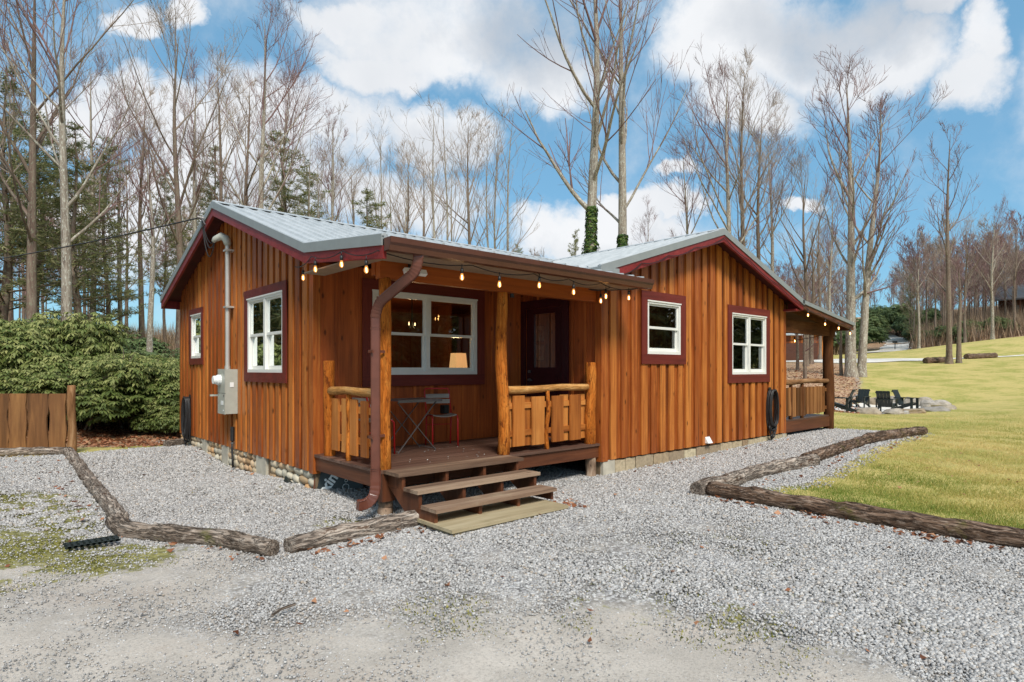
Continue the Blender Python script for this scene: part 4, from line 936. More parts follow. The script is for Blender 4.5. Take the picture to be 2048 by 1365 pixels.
m_ = MB(); m_.box((3.12, 11.105, 1.14), (3.0, 11.14, 1.17)); m_.build('lever', 'grey', eb)
m_ = MB(); m_.tube([(3.24, 10.98, 1.60), (3.24, 10.98, 3.72)], .036, 14); m_.tube([(3.24, 10.98, 1.60), (3.24, 10.98, 1.66)], .046, 14)
for z in (2.65, 3.62): m_.box((3.19, 10.9, z), (X0, 11.06, z + .03))
m_.build('conduit', 'pipe', cabin, smooth=False)
m_ = MB(); m_.tube([(3.24, 10.98, 3.72), (3.24, 10.98, 3.76), (3.22, 11.0, 3.84), (3.16, 11.05, 3.88), (3.08, 11.12, 3.83), (3.05, 11.14, 3.78)], [.05, .062, .07, .066, .05, .03], 12); m_.build('weatherhead', 'grey', cabin, smooth=True)
# water pipe with insulated tap, vent, lights
wp_ = thing('hose_bib', 'black insulated garden tap on a bent pipe in front of the stone footing', 'tap', (3.28, 10.85, 0))
m_ = MB(); m_.tube([(3.28, 10.85, .62), (3.28, 10.85, .38)], .034, 10); m_.build('insulation', 'black', wp_)
m_ = MB(); m_.tube([(3.28, 10.85, .38), (3.27, 10.84, .26), (3.25, 10.74, .08), (3.26, 10.76, -.06)], .018, 8); m_.build('pipe', 'black', wp_, smooth=True)
m_ = MB(); m_.tube([(3.28, 10.85, .36), (3.28, 10.85, .33)], .03, 8); m_.tube([(3.28, 10.85, .25), (3.28, 10.85, .23)], .028, 8); m_.build('clamp', 'steel', wp_)
m_ = MB(); m_.hexa([(9.97, YF - .10, .25), (10.12, YF - .10, .25), (10.12, YF - .022, .25), (9.97, YF - .022, .25), (9.97, YF - .03, .36), (10.12, YF - .03, .36), (10.12, YF - .022, .36), (9.97, YF - .022, .36)]); m_.build('dryer_vent', 'white', cabin)
fl = thing('floodlight', None, None); fl.parent = cabin; fl.location = (3.8 - 3.35, 5.97 - 7.7, 2.75); ORG[fl.name] = (3.8, 5.97, 2.75)
m_ = MB(); m_.box((3.72, 5.94, 2.72), (3.82, 5.979, 2.81)); m_.tube([(3.78, 5.95, 2.75), (3.82, 5.9, 2.72)], .012, 6); m_.build('bracket', 'black', fl)
for x in (3.86, 3.66): m_ = MB(); m_.obox((x, 5.89, 2.71), (.09, .05, .06), Matrix.Rotation(-.5, 3, 'X')); m_.build('lamp_head', 'white', fl)
m_ = MB(); m_.tube([(5.31, 5.97, 2.60), (5.31, 5.97, 2.55)], [.028, .03], 12); m_.build('camera_dome', 'black', cabin)

# ------------------------------------------------------------------ small things around the cabin
def sag(a, b, s, n=8):
    a, b = Vector(a), Vector(b); return [a.lerp(b, i / n) - Vector((0, 0, s * 4 * (i / n) * (1 - i / n))) for i in range(n + 1)]
def bulb_at(parent, p, drop=.07):
    x, y, z = p
    m_ = MB(); m_.tube([(x, y, z), (x, y, z - drop)], .006, 5); m_.tube([(x, y, z - drop), (x, y, z - drop - .055)], [.017, .019], 10); so = m_.build('socket', 'black', parent, smooth=True)
    zz = z - drop - .055
    m_ = MB(); m_.lathe((x, y, zz), [(0, .012), (-.018, .017), (-.04, .024), (-.058, .023), (-.073, .013), (-.079, .003)], 12); m_.build('bulb', 'bulb', so, smooth=True)
    m_ = MB(); m_.tube([(x, y, zz - .02), (x + .004, y, zz - .065)], .0055, 5); m_.build('filament', 'filament', so)
sl = thing('string_light', 'string of warm bulbs along the front porch gutter and left gable edge', 'string lights', (3.03, 7.5, 2.95))
cord = MB(); hooks = [(3.1, 7.72, 2.93), (3.02, 7.02, 2.955), (3.02, 6.2, 2.90), (3.02, 5.42, 2.79), (4.15, 5.33, 2.76), (5.1, 5.33, 2.765), (5.72, 5.33, 2.765), (6.35, 5.33, 2.77), (7.2, 5.34, 2.775)]
for p, q in zip(hooks[:-1], hooks[1:]): cord.tube(sag(p, q, .05), .006, 5)
cord.tube(sag((7.2, 5.34, 2.775), (6.75, 5.9, 2.78), .02), .006, 5); cord.tube(sag((6.75, 5.9, 2.78), (7.0, 5.6, 2.84), .05), .006, 5)
cord.build('cord', 'black', sl)
for p in [(3.19, 7.67, 2.93), (3.0, 6.86, 2.92), (3.0, 6.18, 2.89), (3.0, 5.62, 2.76), (3.99, 5.31, 2.75), (4.53, 5.31, 2.72), (5.17, 5.31, 2.77), (5.79, 5.31, 2.74), (6.70, 5.62, 2.72), (6.79, 5.6, 2.79), (6.97, 5.33, 2.76)]: bulb_at(sl, p, .045)
sl2 = thing('string_light', 'string of warm bulbs under the roof edge of the right side porch', 'string lights', (13.45, 5.57, 3.0))
cord = MB(); hk = [(6.98, 5.57, 2.96), (7.6, 5.57, 3.22), (8.3, 5.57, 3.42), (9.1, 5.57, 3.66), (10.07, 5.57, 3.97), (11.0, 5.57, 3.67), (12.2, 5.57, 3.32), (13.4, 5.57, 2.98), (14.2, 5.57, 2.86), (15.0, 5.57, 2.78), (15.7, 5.57, 2.72), (16.3, 5.57, 2.66)]
for p, q in zip(hk[:-1], hk[1:]): cord.tube(sag(p, q, .05), .007, 5)
cord.tube(sag((16.3, 5.57, 2.66), (16.25, 9.5, 2.62), .3), .007, 5)
cord.build('cord', 'black', sl2)
for p in [(13.62, 5.57, 2.93), (14.55, 5.57, 2.78), (15.35, 5.57, 2.72), (16.08, 5.57, 2.63), (16.28, 7.0, 2.5), (16.26, 8.6, 2.45)]: bulb_at(sl2, p, .05)

# service wire to the left
wr = thing('service_wire', 'black overhead service wire running from the left to the gable', 'wire', (2.95, 11.9, 4.15))
a_ = (3.02, 11.75, 4.15); b_ = (-15.5, 19.5, 4.9)
m_ = MB(); m_.tube(sag((2.99, 11.6, 4.28), (*P(-300, 20), 4.75), .22, 24), .013, 5); m_.tube(sag((3.0, 11.6, 4.24), (3.08, 11.14, 3.80), .28), .010, 5); m_.tube(sag((3.0, 11.62, 4.22), (3.08, 11.14, 3.78), .42), .009, 5); m_.tube(sag((2.99, 11.58, 4.26), (3.08, 11.16, 3.80), .18), .007, 5); m_.build('cable', 'black', wr)
m_ = MB(); m_.tube([(3.05, 11.6, 4.26), (2.93, 11.63, 4.28)], .03, 8); m_.tube([(2.99, 11.6, 4.27), (3.0, 11.4, 4.12), (3.0, 11.62, 4.1)], .012, 6); m_.build('clamp', 'steel', wr)

# coiled hoses / cables on the walls
def coil(name, label, T, u, ztop_, zbot, w, loops, mat, corr=False):
    t = thing(name, label, 'hose', T(u, 0, zbot)); rg = random.Random(int(u * 10)); m_ = MB()
    m_.box(T(u - .05, .022, ztop_ - .04), T(u + .05, .03, ztop_ + .06)); m_.tube([T(u, .03, ztop_ - .02), T(u, .13, ztop_ - .02), T(u, .14, ztop_ + .03)], .012, 6); m_.build('hook', 'black', t)
    m_ = MB()
    for i in range(loops):
        n_ = .05 + .085 * (i / max(1, loops - 1)); ww = w * rg.uniform(.75, 1.05); zb = zbot + rg.uniform(0, .14) * (ztop_ - zbot) * 1.2; pts = []
        for k in range(33):
            a = 2 * math.pi * k / 32; s_ = math.sin(a); c_ = math.cos(a)
            zz = (ztop_ + zb) / 2 + (ztop_ - zb) / 2 * c_; nar = .55 + .45 * (1 - ((zz - zb) / (ztop_ - zb)) ** 2)
            pts.append(T(u + ww * (abs(s_) ** .6) * (1 if s_ > 0 else -1) * (1.1 - .35 * (1 - nar)) + rg.uniform(-.004, .004), n_ + .012 * s_, zz))
        r_ = .017 if not corr else [.019 + .004 * (k % 2) for k in range(33)]
        m_.tube(pts, r_, 7)
    e = (zbot + .05)
    m_.tube([T(u, .06, e + .1), T(u + w * .6, .09, e - .1), T(u - w * .2, .1, e - .12), T(u - w * .9, .12, e - .14)], .016, 7)
    m_.build('hose_loops', mat, t, smooth=True)
coil('coiled_hose', 'grey-black cable coiled on a hook at the far corner of the left gable wall', TA, 13.75, 1.02, .10, .12, 9, 'black')
coil('coiled_hose', 'dark corrugated hose coiled on a hook below the double window of the wing', TB, 12.52, 1.16, .30, .15, 7, 'black', True)
m_ = MB(); m_.tube(sag(TB(12.38, .08, .42), TB(12.68, .1, .40), .25, 12), .016, 6); m_.tube(sag(TB(12.45, .07, .42), TB(12.58, .08, .40), .28, 12), .014, 6)
tail = m_.build('hose_tail', 'black', bpy.data.objects['coiled_hose.001'], smooth=True)

# porch furniture
def folding_chair(loc, rz, label):
    t = thing('folding_chair', label, 'chair', (0, 0, 0), 'red folding chairs on the front porch')
    fr = MB(); hw = .19
    # back frame: inverted U leaning back (front of chair = -y)
    fr.tube([(-hw, .12, .44), (-hw, .24, .80), (-hw + .02, .25, .83), (hw - .02, .25, .83), (hw, .24, .80), (hw, .12, .44)], .011, 8)
    fr.tube([(-hw, .12, .44), (-hw, -.17, .45)], .010, 8); fr.tube([(hw, .12, .44), (hw, -.17, .45)], .010, 8); fr.tube([(-hw, .135, .3), (hw, .135, .3)], .007, 6)
    fr.build('frame', 'redpaint', t, smooth=True)
    for x in (-hw, hw):
        l = MB(); l.tube([(x, -.15, .45), (x, -.19, .42), (x, -.2, 0)], .012, 8); l.build('leg', 'redpaint', t, smooth=True)
        l = MB(); l.tube([(x, .12, .44), (x, .17, 0)], .012, 8); l.build('leg', 'redpaint', t, smooth=True)
    for z in (.72, .64):
        s_ = MB(); yy = .235 - (.80 - z) * .33
        for i in range(6):
            a, b = -hw + .01 + i * (2 * hw - .02) / 6, -hw + .01 + (i + 1) * (2 * hw - .02) / 6; ca, cb = .03 * (1 - (2 * i / 6 - 1) ** 2), .03 * (1 - (2 * (i + 1) / 6 - 1) ** 2)
            s_.hexa([(a, yy - .02 + ca, z - .03), (b, yy - .02 + cb, z - .03), (b, yy + cb, z - .03), (a, yy + ca, z - .03), (a, yy - .02 + ca, z + .03), (b, yy - .02 + cb, z + .03), (b, yy + cb, z + .03), (a, yy + ca, z + .03)], .5, 0)
        s_.build('back_slat', 'greyslat', t)
    for i in range(5):
        s_ = MB(); y0 = -.18 + i * .062
        for k in range(6):
            a, b = -hw + .01 + k * (2 * hw - .02) / 6, -hw + .01 + (k + 1) * (2 * hw - .02) / 6; ca, cb = -.025 * (1 - (2 * k / 6 - 1) ** 2), -.025 * (1 - (2 * (k + 1) / 6 - 1) ** 2)
            s_.hexa([(a, y0, .452 + ca), (b, y0, .452 + cb), (b, y0 + .054, .452 + cb), (a, y0 + .054, .452 + ca), (a, y0, .466 + ca), (b, y0, .466 + cb), (b, y0 + .054, .466 + cb), (a, y0 + .054, .466 + ca)], .4, 0)
        s_.build('seat_slat', 'greyslat', t)
    t.location = loc; t.rotation_euler = (0, 0, rz); return t
c1 = folding_chair((5.13, 7.33, .48), rad(-18), 'red metal folding chair with grey wooden slats right of the porch table')
c2 = folding_chair((3.92, 7.15, .48), rad(95), 'red folding chair left of the porch table, seen only over the left railing')
for ch in (c1, c2): ORG[ch.name] = (0, 0, 0)
tb = thing('bistro_table', 'small folding metal bistro table with crossed legs on the front porch', 'table', (4.55, 7.18, .48))
m_ = MB(); m_.box((4.16, 6.92, 1.175), (4.86, 7.45, 1.19)); m_.box((4.16, 6.92, 1.155), (4.86, 6.935, 1.175)); m_.box((4.16, 7.435, 1.155), (4.86, 7.45, 1.175)); m_.build('table_top', 'steel', tb)
for y in (7.0, 7.4):
    for x0, x1 in ((4.2, 4.8), (4.8, 4.2)): l = MB(); l.bar((x0, y, .482), (x1, y + .012 * (1 if x0 > x1 else -1), 1.155), .022, .008); l.build('leg', 'steel', tb)
m_ = MB(); m_.tube([(4.2, 7.0, .5), (4.2, 7.4, .5)], .007, 6); m_.tube([(4.8, 7.0, .5), (4.8, 7.4, .5)], .007, 6); m_.build('crossbar', 'steel', tb)
ob_ = MB(); ob_.box((5.36, 7.60, .92), (5.46, 7.688, 1.05)); ob_.box((5.37, 7.585, .93), (5.45, 7.6, 1.04)); ob_.build('outlet_cover', 'blackpaint', cabin)
# crumbs of gravel on the deck
m_ = MB(); rg = random.Random(5)
for i in range(34):
    x, y = rg.uniform(3.9, 5.2), rg.uniform(6.0, 7.2); s_ = rg.uniform(.004, .009); m_.blob((x, y, .486), (s_, s_, s_ * .6), rg.random(), 1, .2, i)
tag(m_.build('deck_pebbles', 'gravel'), kind='stuff')
# lamp in the window and pictures behind the door
lp = thing('table_lamp', 'lit table lamp with a cream shade standing inside the porch window', 'lamp', (6.0, 8.2, 1.0))
m_ = MB(); cx_, cy_ = 6.07, 8.18; n = len(m_.v)
m_.hexa([(cx_ - .12, cy_ - .1, 1.60), (cx_ + .12, cy_ - .1, 1.60), (cx_ + .12, cy_ + .1, 1.60), (cx_ - .12, cy_ + .1, 1.60), (cx_ - .10, cy_ - .08, 1.87), (cx_ + .10, cy_ - .08, 1.87), (cx_ + .10, cy_ + .08, 1.87), (cx_ - .10, cy_ + .08, 1.87)]); m_.build('lamp_shade', 'shade', lp)
m_ = MB(); m_.tube([(cx_, cy_, 1.3), (cx_, cy_, 1.32), (cx_, cy_, 1.38), (cx_, cy_, 1.6)], [.07, .07, .02, .012], 12); m_.build('lamp_base', 'steel', lp, smooth=True)
pl = bpy.data.lights.new('lamp_bulb', 'POINT'); pl.energy = 6; pl.color = (1, .62, .32); pl.shadow_soft_size = .06; plo = bpy.data.objects.new('lamp_bulb', pl); COL.objects.link(plo); plo.parent = lp; plo.location = (.02, -.02, .98)
m_ = MB(); m_.box((5.4, 8.0, 1.26), (6.3, 8.4, 1.3)); 
for x in (5.44, 6.24):
    for y in (8.03, 8.35): m_.box((x, y, .48), (x + .04, y + .04, 1.26))
tag(m_.build('side_table', 'rim'), 'narrow wooden table inside the porch window holding the lamp', 'table')
cl = thing('ceiling_lamp', 'small ceiling lamp with two lit candle bulbs seen through the porch window', 'lamp', (5.68, 9.0, 2.86))
m_ = MB(); m_.tube([(5.68, 9.0, 2.86), (5.68, 9.0, 2.42)], .012, 6); m_.tube([(5.60, 8.97, 2.36), (5.62, 8.98, 2.32), (5.68, 9.0, 2.42), (5.74, 9.02, 2.32), (5.76, 9.03, 2.36)], .01, 6); m_.build('stem', 'blackpaint', cl)
for q in ((5.60, 8.97, 2.36), (5.76, 9.03, 2.36)): m_ = MB(); m_.lathe(q, [(0, .006), (.02, .010), (.04, .008), (.06, .002)], 8); m_.build('bulb', 'candle', cl, smooth=True)
pl2 = bpy.data.lights.new('ceiling_bulb', 'POINT'); pl2.energy = 5; pl2.color = (1, .62, .32); pl2.shadow_soft_size = .06; po2 = bpy.data.objects.new('ceiling_bulb', pl2); COL.objects.link(po2); po2.parent = cl; po2.location = (0, 0, -.62)
for i, z in enumerate((1.82, 2.16)):
    z = (1.95, 2.36)[i]; pf = thing('picture_frame', ['lower of the two framed pictures on the pine wall seen through the door glass', 'upper of the two framed pictures on the pine wall seen through the door glass'][i], 'picture', (8.95, 9.19, z))
    m_ = MB(); xc = 8.95; m_.box((xc - .13, 9.165, z - .18), (xc + .13, 9.198, z + .18)); m_.build('frame', 'blackpaint', pf)
    m_ = MB(); m_.box((xc - .105, 9.160, z - .155), (xc + .105, 9.165, z + .155)); m_.build('mat_board', 'conc', pf)
    m_ = MB(); m_.box((xc - .05, 9.156, z - .07), (xc + .05, 9.160, z + .07)); m_.build('print', 'logw', pf)
# slab under the steps
sb = MB(); sb.box((3.40, 4.68, .03), (5.02, 5.34, .062), .5, 0); sb.box((3.43, 4.70, -.04), (5.0, 5.32, .03), .3, 0)
tag(sb.build('wooden_slab', 'slabwood', origin=(4.2, 5, 0)), 'flat weathered wooden platform on the gravel under the front steps', 'platform')
sb = MB(); sb.box((3.62, 5.55, -.01), (3.95, 5.85, .03)); tag(sb.build('stone_paver', 'slabwood', origin=(3.8, 5.7, 0)), 'small flat slab on the ground behind the front steps', 'slab')
# black sign leaning under the porch
sg = thing('chalkboard_sign', 'black sign board with white hand lettering leaning under the left end of the porch', 'sign', (3.6, 7.62, -.03))
def sign():
    O = Vector((3.37, 7.72, -.10)); ex = Vector((.80, -.60, 0)).normalized(); ez = Vector((.10, .12, 1)).normalized(); nn = ex.cross(ez).normalized()
    if nn.y > 0: nn = -nn
    m_ = MB(); a = [O, O + ex * .62, O + ex * .62 + ez * .30, O + ex * .02 + ez * .46]; m_.hexa([*(q - nn * .02 for q in (a[0], a[1], a[2], a[3])), *a]); m_.build('board', 'blackpaint', sg)
    m_ = MB(); m_.bar(O - ex * .01, O - ex * .01 + ez * .47, .02, .03, .5); m_.build('edge_strip', 'rim', sg)
    cu = bpy.data.curves.new('lettering', 'FONT'); cu.body = 'xin'; cu.size = .20; cu.extrude = .002; cu.offset = .006
    tmp = bpy.data.objects.new('lettering_tmp', cu); COL.objects.link(tmp); bpy.context.view_layer.update()
    me = bpy.data.meshes.new_from_object(tmp.evaluated_get(bpy.context.evaluated_depsgraph_get())); bpy.data.objects.remove(tmp)
    ang = rad(56); tx = ex * math.cos(ang) + ez * math.sin(ang); ty = -ex * math.sin(ang) + ez * math.cos(ang); B = O + ex * .16 + ez * .06 + nn * .006; o0 = Vector(ORG[sg.name])
    for v in me.vertices: v.co = B + tx * v.co.x + ty * v.co.y + nn * v.co.z - o0
    me.materials.clear(); me.materials.append(MT['white']); l = bpy.data.objects.new('lettering', me); COL.objects.link(l); l.parent = sg
    m_ = MB()
    for c, r in (((.40, .13), .042), ((.31, .055), .022), ((.40, .215), .018)):
        C = O + ex * c[0] + ez * c[1] + nn * .006; m_.tube([C + ex * r * math.cos(t) + ez * r * math.sin(t) for t in [k * math.pi / 10 for k in range(21)]], .0045, 5)
    m_.build('chalk_ring', 'white', sg)
sign()
m_ = MB(); m_.hexa([(3.33, 8.62, -.06), (3.27, 8.62, -.06), (3.20, 8.12, -.06), (3.31, 8.10, -.06), (3.335, 8.62, .07), (3.325, 8.62, .075), (3.24, 8.14, -.045), (3.32, 8.1, -.045)]); tag(m_.build('weed_fabric', 'blackpaint', origin=(3.3, 8.4, -.03)), 'black scrap of weed fabric at the foot of the stone footing', 'fabric')
# drain grate
dg = MB()
for i in range(9): dg.box((.62 + i * .045, 6.64, .0), (.645 + i * .045, 6.815, .018))
for y in (6.64, 6.73, 6.80): dg.box((.60, y, .001), (1.02, y + .015, .02))
tag(dg.build('drain_grate', 'blackpaint', origin=(.8, 6.7, 0)), 'black plastic drain grate in the mossy gravel by the left log border', 'grate')
tw = MB(); tw.tube([(1.42, 3.9, .03), (1.5, 3.95, .035), (1.6, 3.98, .03)], .009, 6); tag(tw.build('dark_stick', 'logbark', origin=(1.5, 3.9, 0)), 'short dark stick lying on the gravel in the foreground', 'stick')

# log borders
def border(label, pts, r, mat, seed, lift=0, tap=.92):
    rg = random.Random(seed); P3 = [Vector((x, y, H(x, y) + r * .72 + lift)) for x, y in pts]; L = []
    for i in range(len(P3) - 1):
        n = max(2, int((P3[i + 1] - P3[i]).length / .09))
        for k in range(n): L.append(P3[i].lerp(P3[i + 1], k / n))
    L.append(P3[-1])
    for _ in range(6): L = [L[0]] + [(L[i - 1] + L[i] * 2 + L[i + 1]) / 4 for i in range(1, len(L) - 1)] + [L[-1]]
    n = len(L); rr = [r * (1 + (tap - 1) * i / n) * (1 + .06 * math.sin(i * .9 + seed) + .04 * math.sin(i * 2.3) + rg.uniform(-.04, .04)) for i in range(n)]
    L = [q + Vector((rg.uniform(-.008, .008), rg.uniform(-.008, .008), rg.uniform(-.006, .006))) for q in L]
    rr[0] *= .93; rr[-1] *= .93; m_ = MB(); S_ = 26; base = [rg.uniform(-.07, .07) for _ in range(S_)]; prof = []
    kn = [(rg.randrange(n), rg.randrange(S_), rg.uniform(.12, .3)) for _ in range(max(2, n // 7))]
    for i in range(n):
        base = [b * .86 + rg.uniform(-.035, .035) for b in base]; row = [1 + b for b in base]
        for ki, ks, ka in kn:
            if abs(ki - i) <= 1:
                for d_ in (-1, 0, 1): row[(ks + d_) % S_] += ka * (1 if d_ == 0 and ki == i else .4)
        prof.append(row)
    m_.tube(L, rr, S_, rg.random(), True, .012, None, prof)
    ob = m_.build('border_log', mat, origin=tuple(P3[0])); 
    ob.data.polygons.foreach_set('use_smooth', [len(p.vertices) == 4 for p in ob.data.polygons])
    return tag(ob, label, 'log', 'log borders around the gravel')
border('grey straight border log lying left of the bend near the fence', [(-2.6, 16.2), (.3, 14.42), (1.28, 13.9)], .09, 'logw', 1)
border('long straight border log running towards the camera on the left of the gravel', [(1.30, 13.8), (1.27, 10.6), (1.18, 7.65)], .085, 'logw', 2)
border('bent mossy border log with rough bark in the left foreground', [(1.10, 7.62), (1.12, 7.0), (1.42, 6.55), (1.77, 6.06), (1.965, 5.39)], .088, 'logbark', 3)
border('thick weathered border log ending at the front steps', [(2.08, 5.36), (2.8, 5.40), (3.62, 5.36)], .088, 'logw', 4, tap=1.05)
border('pale curved border log with a sawn end at the right bend', [(6.72, 4.10), (7.6, 4.12), (8.4, 4.22), (9.4, 4.20), (10.35, 4.12)], .108, 'logw', 5)
border('dark middle log of the right border with a notched end', [(10.2, 4.22), (11.6, 4.30), (13.8, 4.42)], .108, 'loge', 6)
border('farthest log of the right border, pointing at the fire pit', [(13.6, 4.40), (15.2, 4.3), (16.7, 4.20)], .12, 'loge', 7)
border('long rotting border log along the lawn at the right edge', [(6.86, 4.0), (6.84, 2.5), (6.98, 1.2), (7.08, .2), (7.1, -1.2)], .105, 'loge', 8)
border('short stub of a border log by the far corner of the cabin', [(2.95, 14.05), (3.55, 14.35)], .09, 'logbark', 9)
for lab, q in [('dark log beside the far gravel track left of the twin trunks', [P(1850, 51), P(1890, 51.5)]), ('dark log beside the far gravel track right of the twin trunks', [P(1932, 55), P(1990, 56)])]:
    border(lab, q, .28, 'loge', 11)

# fence on the left
fc = thing('slab_fence', 'brown live-edge slab fence with a peeled log post at the left edge', 'fence', (.4, 15.3, 0))
def fence():
    A = Vector((1.40, 14.36, 0)); B = Vector((-2.2, 17.75, 0)); d = (B - A).normalized(); nn = Vector((d.y, -d.x, 0)); 
    if nn.y > 0: nn = -nn
    L = (B - A).length; u = .10; rg = random.Random(3)
    log_part('post', A + Vector((0, 0, -.1)), A + Vector((0, 0, 1.28)), .075, 'siderail', fc, seed=2); log_part('post', A + d * 2.7 + Vector((0, 0, -.1)), A + d * 2.7 + Vector((0, 0, 1.2)), .075, 'siderail', fc, seed=3)
    for z in (.35, .95): m_ = MB(); m_.bar(A + Vector((0, 0, z)) - nn * .03, B + Vector((0, 0, z)) - nn * .03, .04, .09, .4); m_.build('cross_rail', 'fence', fc)
    while u < L - .2:
        w = rg.uniform(.28, .46); m_ = MB(); t = rg.random(); k = 9; off = [(rg.uniform(-.012, .012) + .012 * math.sin(i * 1.1 + u * 7), rg.uniform(-.012, .012) + .014 * math.sin(i * .9 + u * 3)) for i in range(k + 1)]
        for i in range(k):
            z0, z1 = .06 + 1.07 * i / k, .06 + 1.07 * (i + 1) / k; q = []
            for z, (o0, o1) in ((z0, off[i]), (z1, off[i + 1])):
                a, b = A + d * (u + o0), A + d * (u + w + o1)
                for p_ in (a + nn * .03, b + nn * .03, b, a): q.append((p_.x, p_.y, z))
            m_.hexa(q, t)
        m_.build('board', 'fence', fc); u += w + rg.uniform(.018, .042)
fence()

# ------------------------------------------------------------------ fire pit with chairs
def adirondack():
    t = thing('adirondack_chair', '', 'chair', (0, 0, 0)); hw = .27
    for i in range(4):
        m_ = MB(); x = -.25 + i * .128; m_.bar((x + .058, .18, .22), (x + .058, .50, .90), .118, .02, .5, (1, 0, 0)) if False else m_.hexa([(x, .17, .24), (x + .118, .17, .24), (x + .118, .195, .235), (x, .195, .235), (x, .44, .90), (x + .118, .44, .90), (x + .118, .465, .89), (x, .465, .89)]); m_.build('back_slat', 'blackpaint', t)
    m_ = MB()
    for k in range(5):
        y = -.30 + k * .1; z = .36 - k * .028; m_.hexa([(-hw, y, z), (hw, y, z), (hw, y + .09, z - .025), (-hw, y + .09, z - .025), (-hw, y, z + .02), (hw, y, z + .02), (hw, y + .09, z - .005), (-hw, y + .09, z - .005)])
    m_.build('seat', 'blackpaint', t)
    for s in (-1, 1):
        m_ = MB(); m_.box((s * .28 - .065, -.40, .54), (s * .28 + .065, .36, .565)); m_.build('armrest', 'blackpaint', t)
        m_ = MB(); m_.box((s * .285 - .018, -.38, 0), (s * .285 + .018, -.28, .54)); m_.build('leg', 'blackpaint', t)
        m_ = MB(); m_.box((s * .285 - .018, .22, .02), (s * .285 + .018, .30, .54)); m_.build('leg', 'blackpaint', t)
        m_ = MB(); m_.hexa([(s * .25 - .018, -.34, .27), (s * .25 + .018, -.34, .27), (s * .25 + .018, .48, .0), (s * .25 - .018, .48, .0), (s * .25 - .018, -.34, .36), (s * .25 + .018, -.34, .36), (s * .25 + .018, .52, .08), (s * .25 - .018, .52, .08)]); m_.build('side_rail', 'blackpaint', t)
    m_ = MB(); m_.box((-hw, .36, .52), (hw, .385, .58)); m_.box((-hw, .455, .80), (hw, .475, .86)); m_.build('back_brace', 'blackpaint', t)
    return t
ac = adirondack()
view = math.atan2(CS, SN)                # bearing of the camera axis
spots = [(1682, 24.0, -100, 'black adirondack chair half hidden behind the right porch post'), (1721, 29.5, -20, 'black adirondack chair facing the camera at the back of the fire pit'),
         (1772, 25.2, 165, 'black adirondack chair seen from behind in front of the fire pit'), (1812, 26.5, 68, 'black adirondack chair turned sideways on the right of the fire pit')]
for i, (px, D, a, lab) in enumerate(spots):
    x, y = P(px, D); bearing = math.atan2(y, x) - math.pi / 2        # +y of the chair points away from the camera when rz = bearing
    c = ac if i == 0 else dup(ac, (0, 0, 0)); c.location = (x, y, H(x, y) + .02); c.rotation_euler = (0, 0, bearing + rad(a)); c['label'] = lab; c['group'] = 'chairs around the fire pit'; c.scale = (1.0, 1.0, 1.0)
cxy = [P(1640, 24.5), P(1690, 23.2), P(1760, 23.6), P(1800, 24.2), P(1860, 25.4), P(1880, 28), P(1850, 31.5), P(1780, 33), P(1700, 31.5), P(1640, 28)]
def pad():
    xs = [p[0] for p in cxy]; ys = [p[1] for p in cxy]; st_ = .25; V = []; F = []; ix = {}
    nx_ = int((max(xs) - min(xs)) / st_) + 2; ny_ = int((max(ys) - min(ys)) / st_) + 2
    for i in range(nx_):
        for j in range(ny_):
            x, y = min(xs) + i * st_, min(ys) + j * st_
            if inpoly(np.array([x]), np.array([y]), cxy)[0]: ix[(i, j)] = len(V); V.append((x, y, H(x, y) + .02))
    for (i, j) in ix:
        q = [(i, j), (i + 1, j), (i + 1, j + 1), (i, j + 1)]
        if all(k in ix for k in q): F.append([ix[k] for k in q])
    tag(npmesh('fire_pit_gravel', V, F, np.full(len(V), .5), 'road', nper=4), kind='structure')
pad()
stones = [(1737, 23.4, .85, .32), (1787, 23.9, .75, .28), (1826, 24.4, 1.0, .22), (1868, 25.4, 1.1, .24), (1893, 27, .8, .22), (1900, 28.6, .5, .2), (1872, 30.6, 1.2, .42), (1840, 31.5, 1.4, .5), (1752, 31.5, 1.0, .5), (1782, 32.5, .8, .4), (1728, 25.8, .8, .22), (1851, 27.5, .5, .3), (1808, 24.0, .35, .16), (1842, 24.9, .3, .2)]
labs = ['rounded pale boulder at the front left of the fire pit ring', 'grey pointed boulder at the front of the fire pit beside the rounded one', 'long low tan boulder at the front of the fire pit ring', 'long flat white boulder at the front right of the fire pit', 'pale boulder at the right end of the fire pit ring', 'small outermost boulder at the right tip of the fire pit', 'big grey boulder at the back right of the fire pit', 'widest speckled boulder at the back of the fire pit', 'grey boulder between the two left chairs of the fire pit', 'grey boulder at the back behind the chair seen from behind', 'low tan boulder inside the ring left of the front chair', 'small upright stone in the middle of the fire pit', 'smallest dark stone at the front of the fire pit', 'small stone wedged between the long front boulders']
for i, ((px, D, w, h), lab) in enumerate(zip(stones, labs)):
    x, y = P(px, D); m_ = MB(); rg = random.Random(i + 40); a = math.atan2(y, x)
    n0 = 0; m_.blob((0, 0, 0), (w / 2, w * .33, h * .75), rg.random(), 3, .22, i + 3)
    ca, sa = math.cos(a - math.pi / 2), math.sin(a - math.pi / 2); z = H(x, y)
    m_.v = [(x + p[0] * ca - p[1] * sa, y + p[0] * sa + p[1] * ca, z + h * .25 + min(p[2], h * .55) * (1 + .15 * math.sin(p[0] * 7))) for p in m_.v]; m_.w = list(m_.v)
    tag(m_.build('boulder', 'boulder', origin=(x, y, z)), lab, 'boulder', 'boulders ringing the fire pit')

